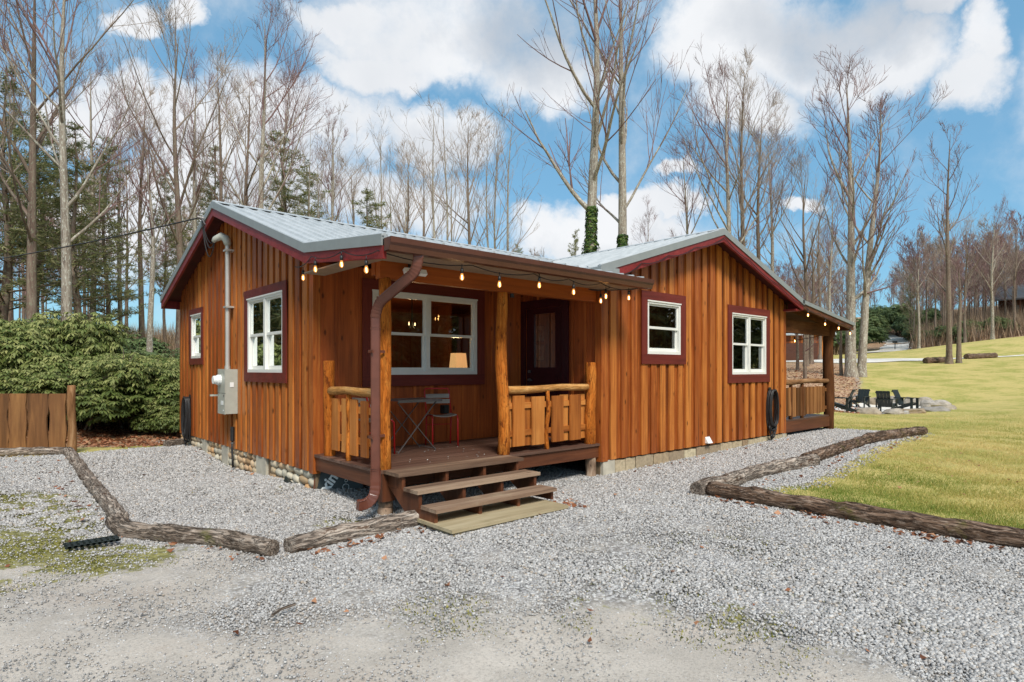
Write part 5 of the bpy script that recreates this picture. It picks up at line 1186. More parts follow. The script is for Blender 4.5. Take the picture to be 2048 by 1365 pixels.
# ------------------------------------------------------------------ far buildings
def garage():
    x, y = P(1585, 76); z = H(x, y) - .1; g_ = thing('garage', 'orange-brown wooden garage with a dark roll-up door beyond the side porch', 'garage', (x, y, z))
    a = math.atan2(y, x) - math.pi / 2 + rad(12); ex = Vector((math.cos(a), math.sin(a), 0)); ey = Vector((-ex.y, ex.x, 0)); O = Vector((x, y, z))
    def W(u, v, w): q = O + ex * u + ey * v; return (q.x, q.y, z + w)
    m_ = MB(); u = -8
    while u < 4.4:
        if not (-1.7 <= u < 2.9): m_.hexa([W(u, 0, .3), W(u + .28, 0, .3), W(u + .28, .1, .3), W(u, .1, .3), W(u, 0, 3.4), W(u + .28, 0, 3.4), W(u + .28, .1, 3.4), W(u, .1, 3.4)], rnd())
        else: m_.hexa([W(u, 0, 2.35), W(u + .28, 0, 2.35), W(u + .28, .1, 2.35), W(u, .1, 2.35), W(u, 0, 3.4), W(u + .28, 0, 3.4), W(u + .28, .1, 3.4), W(u, .1, 3.4)], rnd())
        u += .3
    m_.hexa([W(-8, .1, .2), W(4.4, .1, .2), W(4.4, 7, .2), W(-8, 7, .2), W(-8, .1, 3.4), W(4.4, .1, 3.4), W(4.4, 7, 3.4), W(-8, 7, 3.4)]); m_.build('wall', 'siding', g_)
    m_ = MB()
    for k in range(5): m_.hexa([W(-1.65, .02, .05 + k * .46), W(2.95, .02, .05 + k * .46), W(2.95, .09, .05 + k * .46), W(-1.65, .09, .05 + k * .46), W(-1.65, .02, .49 + k * .46), W(2.95, .02, .49 + k * .46), W(2.95, .09, .49 + k * .46), W(-1.65, .09, .49 + k * .46)])
    m_.build('garage_door', 'gutter', g_)
    m_ = MB(); m_.hexa([W(-8.4, -.6, 3.3), W(4.9, -.6, 3.3), W(4.9, 3.5, 5.2), W(-8.4, 3.5, 5.2), W(-8.4, -.6, 3.45), W(4.9, -.6, 3.45), W(4.9, 3.5, 5.35), W(-8.4, 3.5, 5.35)]); m_.build('roof', 'roof', g_)
    m_ = MB(); m_.hexa([W(-3.9, -.05, .95), W(-3.3, -.05, .95), W(-3.3, 0, .95), W(-3.9, 0, .95), W(-3.9, -.05, 1.9), W(-3.3, -.05, 1.9), W(-3.3, 0, 1.9), W(-3.9, 0, 1.9)]); m_.build('window', 'white', g_)
    m_ = MB(); m_.hexa([W(-8, -.04, -.2), W(-1.8, -.04, -.2), W(-1.8, .12, -.2), W(-8, .12, -.2), W(-8, -.04, .3), W(-1.8, -.04, .3), W(-1.8, .12, .3), W(-8, .12, .3)]); m_.build('footing', 'conc', g_)
garage()
def farhouse():
    x, y = P(2075, 98); z = H(x, y); g_ = thing('hillside_house', 'dark brown house with a grey roof among bare trees on the right hill', 'house', (x, y, z))
    a = math.atan2(y, x) - math.pi / 2 - rad(12); ex = Vector((math.cos(a), math.sin(a), 0)); ey = Vector((-ex.y, ex.x, 0)); O = Vector((x, y, z))
    def W(u, v, w): q = O + ex * u + ey * v; return (q.x, q.y, z + w)
    m_ = MB(); m_.hexa([W(-5, 0, 0), W(7, 0, 0), W(7, 6, 0), W(-5, 6, 0), W(-5, 0, 4.2), W(7, 0, 4.2), W(7, 6, 4.2), W(-5, 6, 4.2)]); m_.build('wall', 'rim', g_)
    m_ = MB(); m_.hexa([W(-6, -1.6, 4.0), W(8, -1.6, 4.0), W(8, 3, 6.6), W(-6, 3, 6.6), W(-6, -1.6, 4.25), W(8, -1.6, 4.25), W(8, 3, 6.85), W(-6, 3, 6.85)]); m_.build('roof', 'steel', g_)
    for u in (-5.6, -2, 2, 6): m_ = MB(); m_.hexa([W(u, -1.4, 0), W(u + .2, -1.4, 0), W(u + .2, -1.2, 0), W(u, -1.2, 0), W(u, -1.4, 4), W(u + .2, -1.4, 4), W(u + .2, -1.2, 4), W(u, -1.2, 4)]); m_.build('porch_post', 'rim', g_)
    m_ = MB(); m_.hexa([W(-5.6, -1.5, 1.2), W(6, -1.5, 1.2), W(6, 0, 1.2), W(-5.6, 0, 1.2), W(-5.6, -1.5, 1.45), W(6, -1.5, 1.45), W(6, 0, 1.45), W(-5.6, 0, 1.45)]); m_.build('deck', 'rim', g_)
    for u in (-3, 0, 3): m_ = MB(); m_.hexa([W(u, -.05, 2.0), W(u + 1, -.05, 2.0), W(u + 1, 0, 2.0), W(u, 0, 2.0), W(u, -.05, 3.2), W(u + 1, -.05, 3.2), W(u + 1, 0, 3.2), W(u, 0, 3.2)]); m_.build('window', 'steel', g_)
farhouse()
mp = MB(); x, y = P(1790, 96); z = H(x, y); mp.tube([(x, y, z), (x, y, z + 1.3)], .06, 6); mp.box((x - .15, y - .3, z + 1.1), (x + .15, y + .3, z + 1.4)); tag(mp.build('mailbox', 'blackpaint', origin=(x, y, z)), 'small dark post beside the bend of the far road', 'post')

# ------------------------------------------------------------------ trees
def bare_tree(name, seed, Ht, r0, style='ascend', stems=1, detail=1.0, lean=0, hb=.35, lim=None, mat='trunk', twig='twig', loc=(0, 0, 0), spread=1.0, ivy=0, tw_r=.010, curve=None):
    rg = random.Random(seed); t = thing(name, '', 'tree', loc); ox, oy, oz = loc
    tr = MB(); cr = MB()
    def grow(mb, p, d, L, r, n, up, wob, sides, rend=.25):
        pts = [p]; rr = [r]; q = Vector(p); v = d.normalized()
        for i in range(n):
            v = (v + Vector((rg.uniform(-wob, wob), rg.uniform(-wob, wob), rg.uniform(-wob, wob) * .6 + up))).normalized(); q = q + v * (L / n); pts.append(q.copy()); rr.append(r * (1 - (1 - rend) * (i + 1) / n))
        mb.tube(pts, rr, sides, seed % 7 / 7 + rg.uniform(0, .1), False); return pts, rr
    def sub(pts, rr, L, lvl):
        n = len(pts); cnt = {1: max(3, int(6.3 * detail)), 2: max(2, int(4.4 * detail)), 3: 2}[lvl]
        for k in range(cnt):
            f = rg.uniform(.22, .95) if lvl < 3 else rg.uniform(.1, .9); i = min(int(f * (n - 1)), n - 2); fr = f * (n - 1) - i; p = pts[i].lerp(pts[i + 1], fr); d0 = (pts[i + 1] - pts[i]).normalized()
            ax = Vector((rg.uniform(-1, 1), rg.uniform(-1, 1), rg.uniform(-.3, 1))); d = (d0 + (ax - d0 * ax.dot(d0)).normalized() * rg.uniform(.38, .85)).normalized()
            l = L * rg.uniform(.36, .7) * (1.15 - .55 * f); r = max(tw_r, rr[i] * .5)
            if lvl == 1: a, b = grow(cr, p, d, l, r, 5, .07, .09, 4, .35); sub(a, b, l, 2)
            elif lvl == 2: a, b = grow(cr, p, d, l, max(tw_r, r * .8), 4, .07, .12, 3, .5); sub(a, b, max(l, .9), 3) if detail > .5 else None
            else: grow(cr, p, d, max(.35, l * 1.1), tw_r * .85, 2, .06, .14, 3, .6)
    for s in range(stems):
        ang = 2 * math.pi * s / max(1, stems) + rg.uniform(0, 1) if curve is None else curve[s][0]
        off = (r0 * .9 if stems > 1 else 0); h_ = Ht * (1 if s == 0 else rg.uniform(.8, .98)); ln = lean if stems == 1 else (rg.uniform(.05, .12) if curve is None else curve[s][1])
        p = Vector((ox + math.cos(ang) * off, oy + math.sin(ang) * off, oz - .3)); n = 18; pts = []; rr = []; rs_ = r0 * (1 if s == 0 else .85)
        wx, wy = rg.uniform(0, 6), rg.uniform(0, 6)
        for i in range(n + 1):
            f = i / n; q = p + Vector((math.cos(ang) * ln * h_ * (f - .25 * f * f) + .012 * h_ * math.sin(f * 6 + wx) * f, math.sin(ang) * ln * h_ * (f - .25 * f * f) + .012 * h_ * math.sin(f * 5 + wy) * f, h_ * f)); pts.append(q)
            rr.append(max(tw_r, rs_ * ((1 - f) ** .75 * .95 + .02) * (1 + .55 * math.exp(-f * 42))))
        tr.tube(pts, rr, 10, rg.random(), False, .03)
        nb = int(15 * detail) if lim is None else lim
        for k in range(nb):
            f = hb + (1 - hb) * ((k + rg.random()) / nb) ** .9 * .97; i = min(int(f * n), n - 1); q = pts[i].lerp(pts[i + 1], f * n - i); az = rg.uniform(0, 6.28) + k * 2.4
            g = (f - hb) / (1 - hb); shape = math.sin(math.pi * min(1, .22 + g * .78)) ** .7 if style != 'narrow' else (1 - g) * .6 + .25
            L = Ht * .36 * spread * shape * rg.uniform(.7, 1.15) * (1 - hb * .4) + .5; tilt = rad(rg.uniform(22, 50) if style != 'narrow' else rg.uniform(16, 30)) if g > .1 else rad(rg.uniform(35, 62))
            d = Vector((math.cos(az) * math.sin(tilt), math.sin(az) * math.sin(tilt), math.cos(tilt))); a, b = grow(tr if rr[i] > .12 and g < .6 else cr, q, d, L, max(tw_r * 1.5, rr[i] * rg.uniform(.32, .55)), 8, .055, .11, 6, .2); sub(a, b, L, 1)
        if ivy:
            n_i = 4200; V = []; F = []; T_ = []
            for _ in range(n_i):
                hh = rg.random() ** 1.1 * ivy; i = min(int(hh / h_ * n), n - 1); q = pts[i].lerp(pts[i + 1], max(0, hh / h_ * n - i)); az = rg.uniform(0, 6.28); r_ = rr[i] * (rg.uniform(.9, 1.75) if hh < ivy * .8 else rg.uniform(.95, 1.2)); c = q + Vector((math.cos(az) * r_, math.sin(az) * r_, 0)); s_ = rg.uniform(.06, .13)
                d1 = Vector((-math.sin(az), math.cos(az), rg.uniform(-.4, .4))) * s_; d2 = Vector((math.cos(az) * .5, math.sin(az) * .5, -.8)) * s_; b = len(V); V += [c - d1, c + d2, c + d1, c - d2 * .6]; F.append((b, b + 1, b + 2, b + 3)); T_ += [rg.random()] * 4
            npmesh('ivy', [tuple(v) for v in V], F, T_, 'ivy', t, nper=4)
    tr.build('trunk', mat, t, smooth=True); cr.build('crown', twig, t); return t

def tufts(C, rs, nbl, ln, wd, droop=0.3, tone0=0.0, tone1=1.0, up=.4):
    """needle / leaf clusters: C (n,3) centres -> triangle verts, tones"""
    n = len(C); k = nbl; d = rs.randn(n, k, 3); d[..., 2] = d[..., 2] * .6 + up; d /= np.linalg.norm(d, axis=2, keepdims=True) + 1e-6
    side = np.cross(d, rs.randn(n, k, 3)); side /= np.linalg.norm(side, axis=2, keepdims=True) + 1e-6
    l = ln * (.6 + .7 * rs.rand(n, k, 1)); c = C[:, None, :]
    tip = c + d * l; tip[..., 2] -= droop * l[..., 0] * rs.rand(n, k)
    V = np.stack([c - side * wd + d * l * .15, c + side * wd + d * l * .15, tip], axis=2).reshape(-1, 3)
    tn = np.repeat(np.clip(tone0 + (tone1 - tone0) * rs.rand(n * k), 0, 1), 3); return V, np.arange(n * k * 3).reshape(-1, 3), tn
def pine(name, seed, Ht, r0, hb=.25, spread=.2, loc=(0, 0, 0), dens=1.05, ln=.27, mat='needle', cone=True):
    rg = random.Random(seed); rs = np.random.RandomState(seed); t = thing(name, '', 'tree', loc); ox, oy, oz = loc; tr = MB(); C = []
    n = 14; pts = [Vector((ox + .01 * Ht * math.sin(i * .7 + seed), oy + .01 * Ht * math.cos(i * .6 + seed), oz - .2 + Ht * i / n)) for i in range(n + 1)]; rr = [max(.02, r0 * (1 - .93 * i / n)) for i in range(n + 1)]; tr.tube(pts, rr, 8, .5, False, .03)
    nw = int(26 * dens)
    for k in range(nw):
        f = hb + (1 - hb) * k / nw; i = min(int(f * n), n - 1); q = pts[i].lerp(pts[i + 1], f * n - i)
        g = (f - hb) / (1 - hb); L0 = Ht * spread * ((1 - g) ** .7 * (.55 + .45 * min(1, g * 5)) + .06)
        for b in range(rg.randint(3, 5)):
            az = rg.uniform(0, 6.28); L = L0 * rg.uniform(.45, 1.15); d = Vector((math.cos(az), math.sin(az), rg.uniform(-.05, .35) + .3 * g)).normalized(); p = [q]; v = d
            for j in range(5): v = (v + Vector((rg.uniform(-.15, .15), rg.uniform(-.15, .15), .04))).normalized(); p.append(p[-1] + v * L / 5)
            tr.tube(p, [max(.012, rr[i] * .28 * (1 - j / 6)) for j in range(6)], 4, .3, False)
            m_ = max(4, int(L * 7 * dens))
            for _ in range(m_):
                fj = rg.uniform(.25, 1.0) * 5; j = min(int(fj), 4); c = p[j].lerp(p[j + 1], fj - j); w_ = L * .17 * (1 if fj < 4 else .6); C.append((c.x + rg.uniform(-w_, w_), c.y + rg.uniform(-w_, w_), c.z + rg.uniform(-.05, .12)))
    C = np.array(C); V, F, tn = tufts(C, rs, 9, ln, .022, .2, 0, 1, .35); tr.build('trunk', 'trunkb', t, smooth=True); npmesh('foliage', V, F, tn, mat, t); return t
def shrub(name, seed, R, Hh, n_whorl, leaf=.14, mat='rhodo', loc=(0, 0, 0), nl=8):
    """evergreen broadleaf bush: whorls of drooping leaves over an irregular crown, stems inside"""
    rs = np.random.RandomState(seed); rg = random.Random(seed); t = thing(name, '', 'shrub', loc); o = np.array(loc)
    lob = [(rs.uniform(-.68, .68) * R, rs.uniform(-.68, .68) * R, rs.uniform(.3, .85) * Hh, rs.uniform(.22, .42)) for _ in range(15)]
    C = []; up = []
    while len(C) < n_whorl:
        lx, ly, lz, lr = lob[rs.randint(len(lob))]; d = rs.randn(3); d /= np.linalg.norm(d); r = rs.rand() ** .28
        p = np.array([lx + d[0] * lr * R * r, ly + d[1] * lr * R * r, lz + d[2] * lr * Hh * .62 * r])
        if p[2] < .12 * Hh + .1 * rs.rand(): continue
        C.append(p + o); up.append(d)
    C = np.array(C); up = np.array(up); n = len(C); k = nl; ang = (np.arange(k)[None] * 2 * np.pi / k + rs.rand(n, 1) * 6.28 + rs.randn(n, k) * .2)
    ax = up * .5 + np.array([0, 0, .8]); ax /= np.linalg.norm(ax, axis=1, keepdims=True); e1 = np.cross(ax, np.array([.3, 1, .1])); e1 /= np.linalg.norm(e1, axis=1, keepdims=True); e2 = np.cross(ax, e1)
    rad_ = e1[:, None] * np.cos(ang)[..., None] + e2[:, None] * np.sin(ang)[..., None]; tan = -e1[:, None] * np.sin(ang)[..., None] + e2[:, None] * np.cos(ang)[..., None]
    l = (leaf * (.7 + .5 * rs.rand(n, k)))[..., None]; dr = np.zeros((n, k, 3)); dr[..., 2] = -(.45 + .5 * rs.rand(n, k))
    c = C[:, None]; p0 = c + rad_ * .012; p2 = c + (rad_ + dr * .9) * l; mid = c + (rad_ * .58 + dr * .32) * l; w = .19 * l
    V = np.stack([p0, mid - tan * w, p2, mid + tan * w], axis=2).reshape(-1, 3); F = np.arange(n * k * 4).reshape(-1, 4)
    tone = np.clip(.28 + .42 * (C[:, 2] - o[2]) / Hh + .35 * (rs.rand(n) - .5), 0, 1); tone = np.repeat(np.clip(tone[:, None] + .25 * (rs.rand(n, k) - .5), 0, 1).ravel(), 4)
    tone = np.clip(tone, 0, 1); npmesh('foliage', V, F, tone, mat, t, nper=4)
    st_ = MB()
    for i in range(9):
        lx, ly, lz, lr = lob[i]; b = Vector((loc[0] + rg.uniform(-.3, .3), loc[1] + rg.uniform(-.3, .3), loc[2] - .1)); e = Vector((loc[0] + lx, loc[1] + ly, loc[2] + lz)); st_.tube([b, b.lerp(e, .4) + Vector((rg.uniform(-.15, .15), rg.uniform(-.15, .15), .1)), e], [.04, .03, .015], 5, .4, False)
        for _ in range(7):
            u_ = Vector((rg.uniform(-1, 1), rg.uniform(-1, 1), rg.uniform(-.4, 1))).normalized(); st_.tube([e, e + u_ * lr * R * .8], [.012, .006], 3, .4, False)
    st_.build('stem', 'trunkb', t); return t
def place(first, used, x, y, rz, sc, label, group, dz=0):
    z = H(x, y) + dz; o = first
    if used.get(first.name): o = dup(first, (0, 0, 0))
    used[first.name] = True; o.location = (x, y, z); o.rotation_euler = (0, 0, rz); o.scale = sc if hasattr(sc, '__len__') else (sc, sc, sc)
    if label: o['label'] = label
    if group: o['group'] = group
    return o
USED = {}
# prototypes, all modelled at 10-20 m and scaled
BT = [bare_tree('bare_tree', 100 + i, 20, .21 + .02 * (i % 3), 'ascend' if i % 3 else 'narrow', 1, 1.0, 0, [.32, .42, .28, .38, .45, .3][i], None, 'trunk' if i % 2 else 'trunkb', 'twig' if i % 2 else 'twiggrey', spread=[1, .8, 1.15, .9, .75, 1.05][i], tw_r=.009) for i in range(6)]
BM = [bare_tree('bare_tree', 200 + i, 18, .14, 'ascend', 3 + i % 2, .62, 0, .22, None, 'trunk', 'twiggrey', spread=.85, tw_r=.010) for i in range(2)]
PN = [pine('pine_tree', 300 + i, 14, .2, [.12, .3, .2][i], [.27, .3, .24][i]) for i in range(3)]
TG = 'leafless trees behind the cabin'
plan = [  # px, distance, top py, prototype, label
 (22, 36, 70, BT[0], 'bare tree trunk nearest the left edge above the shrubs'), (64, 27, -170, BT[2], 'tall pale leafless tree second from the left edge'), (132, 26, -190, BT[5], 'tall leafless tree with a light trunk left of the pines'),
 (185, 38, 90, BT[1], 'thin leafless tree behind the layered pine branches'), (240, 36, 205, BT[3], 'slender brown tree left of the cabin roof, behind the wire'), (283, 38, 140, BT[4], 'narrow leafless tree between the wire and the first cloud'),
 (300, 24, 250, BT[1], 'crooked pale trunk rising from the shrubs left of the cabin'), (358, 34, 12, BT[2], 'tall fan-shaped leafless tree left of the gable peak'), (392, 40, 95, BT[3], 'thin leafless tree directly behind the gable slope'), (438, 44, 80, BT[0], 'leafless tree right behind the gable peak'),
 (492, 40, 120, BT[4], 'slim leafless tree behind the ridge near the gable'), (523, 36, -20, BT[5], 'largest forked leafless tree above the cabin ridge'), (570, 50, 110, BT[1], 'leafless tree between the forked tree and the pine behind the ridge'), (640, 44, 190, BM[0], 'multi-stemmed leafless tree above the middle of the main roof'), (668, 56, 215, BT[3], 'far slim tree above the middle of the main roof'),
 (705, 60, 300, BT[4], 'short far tree above the right half of the main roof'), (780, 56, 235, BM[1], 'leafless tree above the gutter corner'), (812, 60, 270, BT[0], 'far leafless tree right of the gutter corner'), (845, 66, 300, BT[2], 'small far tree between the forked crowns above the porch'), (888, 44, 165, BM[0], 'wide leafless tree above the left half of the porch gutter'),
 (940, 50, 210, BT[4], 'narrow dark tree above the porch gutter'), (1000, 42, 185, BM[1], 'vase-shaped leafless tree above the middle of the gutter'), (1372, 52, 265, BT[1], 'lone slim tree left of the wing ridge'), (1300, 66, 400, BT[3], 'short far tree behind the left slope of the wing roof'),
 (1458, 44, 105, BT[5], 'first of the tall close-set trees behind the wing ridge'), (1488, 45, 88, BT[0], 'tallest of the close-set trees behind the wing ridge'), (1520, 50, 180, BT[4], 'thin tree behind the right slope of the wing roof'), (1542, 54, 240, BT[1], 'slender tree at the right end of the wing ridge group'),
 (1612, 52, 305, BT[2], 'bushy leafless tree above the eave of the side porch'), (1660, 56, 350, BT[3], 'small tree just left of the big twin trunks'), (1640, 70, 380, BT[0], 'far tree behind the side porch roof'),
 (1838, 78, 470, BT[1], 'thin far tree on the lawn edge right of the big twin trunks'), (1930, 80, 430, BT[2], 'bushy far tree right of the ivy-wrapped pair'), (1985, 76, 405, BT[5], 'tall far tree near the right edge'), (2030, 84, 440, BT[0], 'far tree at the right edge'), (1870, 88, 480, BT[4], 'slim far tree behind the ivy-wrapped pair')]
rg = random.Random(77)
for px, D, top, proto, lab in plan:
    x, y = P(px, D); zt = ztop(top, D); base = 20 if proto in BT else 18; hh = max(4, zt - H(x, y)); s = hh / base * .93; w = s if s < 1.2 else 1.1 + (s - 1.2) * .6
    w = max(w, .62); place(proto, USED, x, y, rg.uniform(0, 6.28), (w, w, s), lab, TG)
# the big ones, each grown on its own
def hero(px, D, top, seed, r0, lab, **k):
    x, y = P(px, D); z = H(x, y); t = bare_tree('bare_tree', seed, ztop(top, D) - z, r0, loc=(x, y, z), **k); t['label'] = lab; t['group'] = TG; return t
hero(1183, 36, -150, 501, .42, 'giant leafless tree with its trunk wrapped in ivy, left of the pair', detail=.9, hb=.36, spread=1.0, ivy=10.8, tw_r=.014)
hero(1243, 37, -90, 502, .38, 'giant leafless tree with a lower ivy sleeve, right of the pair', detail=.9, hb=.33, spread=1.15, ivy=9.3, tw_r=.014)
RV = math.atan2(-SN, CS)       # direction that points right across the view
hero(1712, 42, 150, 503, .36, 'massive twin-trunked mottled tree on the lawn beside the side porch', detail=.95, stems=2, curve=[(RV + math.pi, .012), (RV, .085)], hb=.24, spread=.85, tw_r=.014)
hero(1898, 50, 262, 504, .24, 'left of the close pair of dark trunks on the lawn, with side branches', detail=.8, hb=.3, spread=.7, tw_r=.012, mat='trunkb')
hero(1918, 50.3, 520, 505, .22, 'right of the close pair of dark trunks on the lawn, shorter and leafier', detail=.5, hb=.45, spread=.6, tw_r=.012, mat='trunkb')
for i, (px, D, top, lab) in enumerate([(1595, 48, 560, 'short crooked tree nearest the garage seen under the porch beam'), (1622, 55, 470, 'thick dark tree beside the garage door under the porch beam'), (1610, 40, 600, 'thin leaning tree seen through the side porch'), (1683, 43, 590, 'thin curved sapling just right of the porch post'), (1693, 46, 520, 'crooked small tree between the porch post and the big twin trunks')]):
    hero(px, D, top, 520 + i, .14 + .1 * (i == 1), lab, detail=.45, hb=.4, spread=.6, lean=.05 * (i % 2), tw_r=.012, mat='trunkb')
# evergreens
for px, D, top, pr, w, lab in [(10, 30, 120, 0, 1.5, 'dense pine at the left edge with layered branches'), (78, 34, 225, 1, 1.45, 'dark pine between the two tall pale trunks'), (150, 30, 240, 2, 1.55, 'pine with long layered branches left of the wire'), (212, 34, 270, 0, 1.1, 'pine with drooping layers behind the thin brown tree'), (330, 42, 330, 1, .8, 'sparse pine behind the gable edge'),
                               (430, 46, 285, 2, 1.25, 'pine rising behind the gable peak'), (566, 44, 255, 0, 1.35, 'pine standing above the middle of the metal roof'), (612, 50, 335, 1, 1.1, 'low pine right of the pine above the metal roof'), (735, 52, 372, 2, 1.7, 'short bushy pine above the right end of the metal roof'), (1152, 62, 455, 0, .8, 'small pine beside the ivy-covered trunk'), (1035, 70, 485, 1, .7, 'small far pine above the middle of the gutter'), (1822, 96, 545, 2, .9, 'rounded evergreen beyond the far road')]:
    x, y = P(px, D); hh = max(4, ztop(top, D) - H(x, y)); s = hh / 14; place(PN[pr], USED, x, y, rg.uniform(0, 6.28), (w * max(.7, s * .8), w * max(.7, s * .8), s), lab, 'pines around the cabin')
# shrub bank on the left
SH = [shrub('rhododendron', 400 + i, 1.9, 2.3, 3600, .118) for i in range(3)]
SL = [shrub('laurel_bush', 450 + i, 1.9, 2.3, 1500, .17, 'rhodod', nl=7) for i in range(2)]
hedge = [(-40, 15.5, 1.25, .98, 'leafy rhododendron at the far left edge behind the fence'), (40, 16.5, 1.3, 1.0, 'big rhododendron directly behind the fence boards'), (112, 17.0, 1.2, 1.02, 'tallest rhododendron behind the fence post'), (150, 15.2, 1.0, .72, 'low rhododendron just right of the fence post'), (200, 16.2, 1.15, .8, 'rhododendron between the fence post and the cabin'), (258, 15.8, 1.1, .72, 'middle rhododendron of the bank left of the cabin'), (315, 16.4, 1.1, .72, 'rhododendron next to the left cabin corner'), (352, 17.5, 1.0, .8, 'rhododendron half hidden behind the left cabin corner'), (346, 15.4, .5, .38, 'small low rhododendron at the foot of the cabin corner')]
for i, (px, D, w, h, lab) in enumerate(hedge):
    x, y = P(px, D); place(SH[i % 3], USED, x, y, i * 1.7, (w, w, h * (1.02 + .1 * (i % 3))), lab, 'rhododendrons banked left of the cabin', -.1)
for i, (px, D, w, h) in enumerate([(-60, 21, 1.6, 1.2), (20, 22, 1.5, 1.05), (90, 23, 1.6, 1.1), (170, 21.5, 1.4, .85), (240, 22, 1.5, .75), (310, 22.5, 1.4, .6), (370, 24, 1.3, .7), (60, 28, 1.8, 1.15), (200, 28, 1.8, .9), (300, 29, 1.6, .75)]):
    x, y = P(px, D); place(SL[i % 2], USED, x, y, i * 2.1, (w, w, h), ['dark laurel bush at the far left edge above the fence', 'dark laurel bush at the foot of the pale trunk nearest the left edge', 'dark laurel bush above the fence post', 'dark laurel bush between the fence post and the wire', 'dark laurel bush above the middle of the rhododendron bank', 'dark laurel bush left of the cabin corner', 'dark laurel bush half hidden by the cabin corner', 'dark laurel bush in the second row above the fence', 'dark laurel bush in the second row at the middle of the bank', 'dark laurel bush in the second row next to the cabin'][i], 'laurel bushes behind the rhododendrons', -.1)
# wooded hill on the right and the far tree line: separate small trees
FT = [bare_tree('hill_tree', 600 + i, 13, .13, 'ascend', 1, .8, 0, .3, 13, 'trunkb', 'twiggrey' if i % 2 else 'twig', spread=.9, tw_r=.022) for i in range(5)]
rg = random.Random(9); k = 0
def far_trees(n, pxa, pxb, Da, Db, h0, h1, label, group):
    for i in range(n):
        px, D = rg.uniform(pxa, pxb), Da + (Db - Da) * rg.random() ** .8; x, y = P(px, D)
        if 1725 < px < 1815 and D < 135: continue
        s = rg.uniform(h0, h1) / 13; place(FT[rg.randrange(5)], USED, x, y, rg.uniform(0, 6.28), (s * rg.uniform(.8, 1.1), s, s), label, group)
far_trees(135, 1800, 2130, 82, 170, 10, 18, 'small leafless tree on the wooded hillside at the right', 'leafless trees on the right hillside')
far_trees(46, 1540, 1800, 85, 170, 10, 17, 'small leafless tree in the woods beyond the side porch', 'leafless trees beyond the side porch')
far_trees(34, 980, 1480, 62, 95, 8, 14, 'small leafless tree in the far line above the porch roof', 'far tree line above the roofs')
far_trees(22, -80, 400, 40, 75, 9, 16, 'thin leafless tree deep in the woods on the left', 'thin trees in the left woods')
for i, (px, D, w, h) in enumerate([(1775, 135, 3.4, 2.8), (1800, 128, 3.6, 3.2), (1828, 116, 3.0, 2.6), (1852, 108, 2.0, 1.5), (1725, 120, 3, 2.4), (1900, 84, 1.6, 1.3), (1960, 88, 2, 1.3), (1640, 92, 2.6, 2), (1600, 96, 2.6, 2.2), (1680, 95, 2.4, 1.7), (1720, 100, 2.6, 1.8), (1865, 92, 1.6, 1.2), (2010, 86, 1.6, 1.3)]):
    lab = ['wide evergreen thicket above the top of the far road', 'dense evergreen thicket right behind the bend of the far road', 'evergreen thicket right of the far road bend', 'small evergreen bush right of the road thicket', 'evergreen bush left of the top of the far road', 'low evergreen bush behind the pair of dark trunks', 'low evergreen bush on the hill right of the pair of dark trunks', 'evergreen bush right of the garage', 'evergreen bush behind the garage roof', 'evergreen bush seen beside the side porch post', 'evergreen bush behind the big twin trunks', 'low evergreen bush left of the pair of dark trunks', 'evergreen bush below the hillside house'][i]
    x, y = P(px, D); place(SL[i % 2], USED, x, y, i * 2.1, (w, w, h), lab, 'evergreen bushes below the hill', -.1)
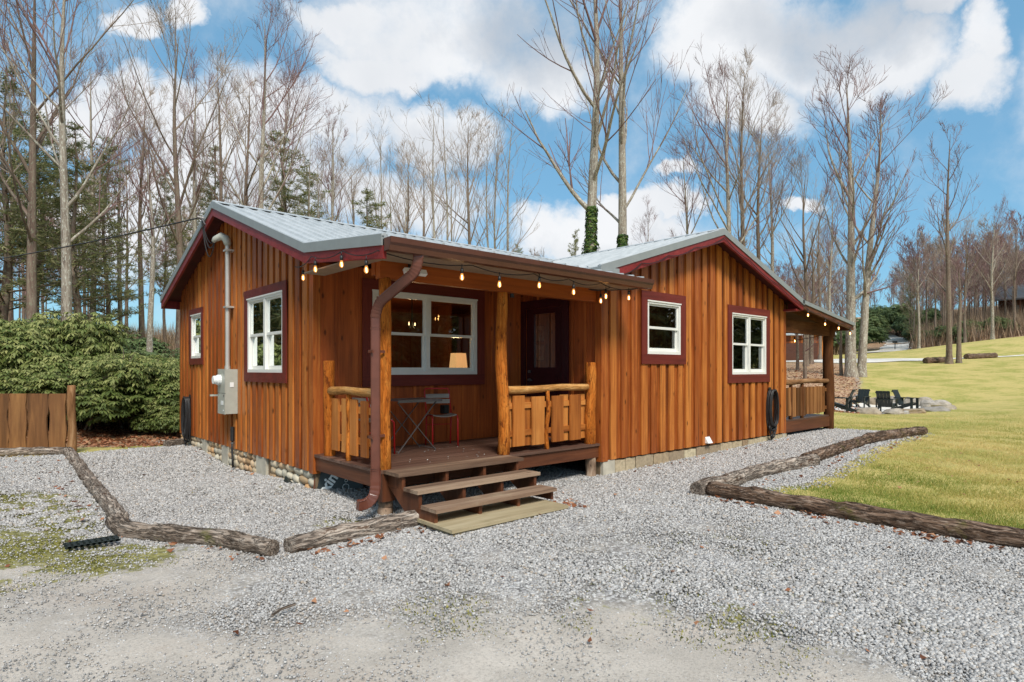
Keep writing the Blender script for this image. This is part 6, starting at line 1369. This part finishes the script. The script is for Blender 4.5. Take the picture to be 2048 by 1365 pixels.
# dry undergrowth on the hill and under the left woods (nobody could count it)
def brush():
    rs = np.random.RandomState(4); C = []
    for n, pa, pb, Da, Db in [(12000, 1795, 2140, 82, 170), (1600, 1560, 1800, 88, 140), (2600, -90, 380, 22, 60), (3400, -90, 400, 40, 85), (900, 640, 1500, 70, 100)]:
        px = rs.uniform(pa, pb, n); D = rs.uniform(Da, Db, n)
        if pa > 1500: k_ = ~((px < 1835) & (px > 1690) & (D < 138)); px, D = px[k_], D[k_]
        XY = np.array([P(a, b) for a, b in zip(px, D)]); C.append(np.column_stack([XY, D]))
    C = np.concatenate(C); x, y, D = C.T; z = hgt(x, y); n = len(x); k_ = 5; h = (.5 + 3.2 * rs.rand(n, k_) ** 2) * np.clip(D / 80, .5, 1.2)[:, None]; a = rs.rand(n, k_) * 6.28; l = h * .35
    w = (.012 + .0004 * D)[:, None]; bx = x[:, None] + rs.randn(n, k_) * .5; by = y[:, None] + rs.randn(n, k_) * .5; zz = np.repeat(z[:, None], k_, 1); ca, sa = np.cos(a), np.sin(a)
    V = np.stack([np.stack([bx - sa * w, by + ca * w, zz - .1], -1), np.stack([bx + sa * w, by - ca * w, zz - .1], -1), np.stack([bx + ca * l, by + sa * l, zz + h], -1)], 2).reshape(-1, 3)
    tag(npmesh('undergrowth', V, np.arange(n * k_ * 3).reshape(-1, 3), np.repeat(rs.rand(n * k_), 3), 'brush'), kind='stuff')
brush()
def reflected_woods():
    rs = np.random.RandomState(12); C = []
    for x0, y0, x1, y1, h, n in [(6, -16, 34, -15, 9, 5200), (28, -14, 62, -4, 12, 5200), (-9, 12, -12, 34, 10, 4200), (-14, 32, -8, 52, 14, 3600)]:
        t = rs.rand(n); u_ = np.sin(t * 40) * .5 + np.sin(t * 17 + 1) * .5; hh = h * (.65 + .35 * u_); z = rs.rand(n) ** .8
        C.append(np.column_stack([x0 + (x1 - x0) * t + rs.randn(n) * 1.2, y0 + (y1 - y0) * t + rs.randn(n) * 1.2, z * hh]))
    C = np.concatenate(C); V, F, tn = tufts(C, rs, 9, .75, .11, .4, 0, 1, .2)
    tag(npmesh('reflected_woods', V, F, tn, 'needle'), kind='stuff')
reflected_woods()
for p in BT + BM + PN + SH + SL + FT:
    if not USED.get(p.name):
        for c in list(p.children): bpy.data.objects.remove(c)
        bpy.data.objects.remove(p)
# strip helper-only category text
for o in bpy.data.objects:
    if o.parent and 'category' in o: del o['category']
    if 'label' in o and not o['label']: del o['label']
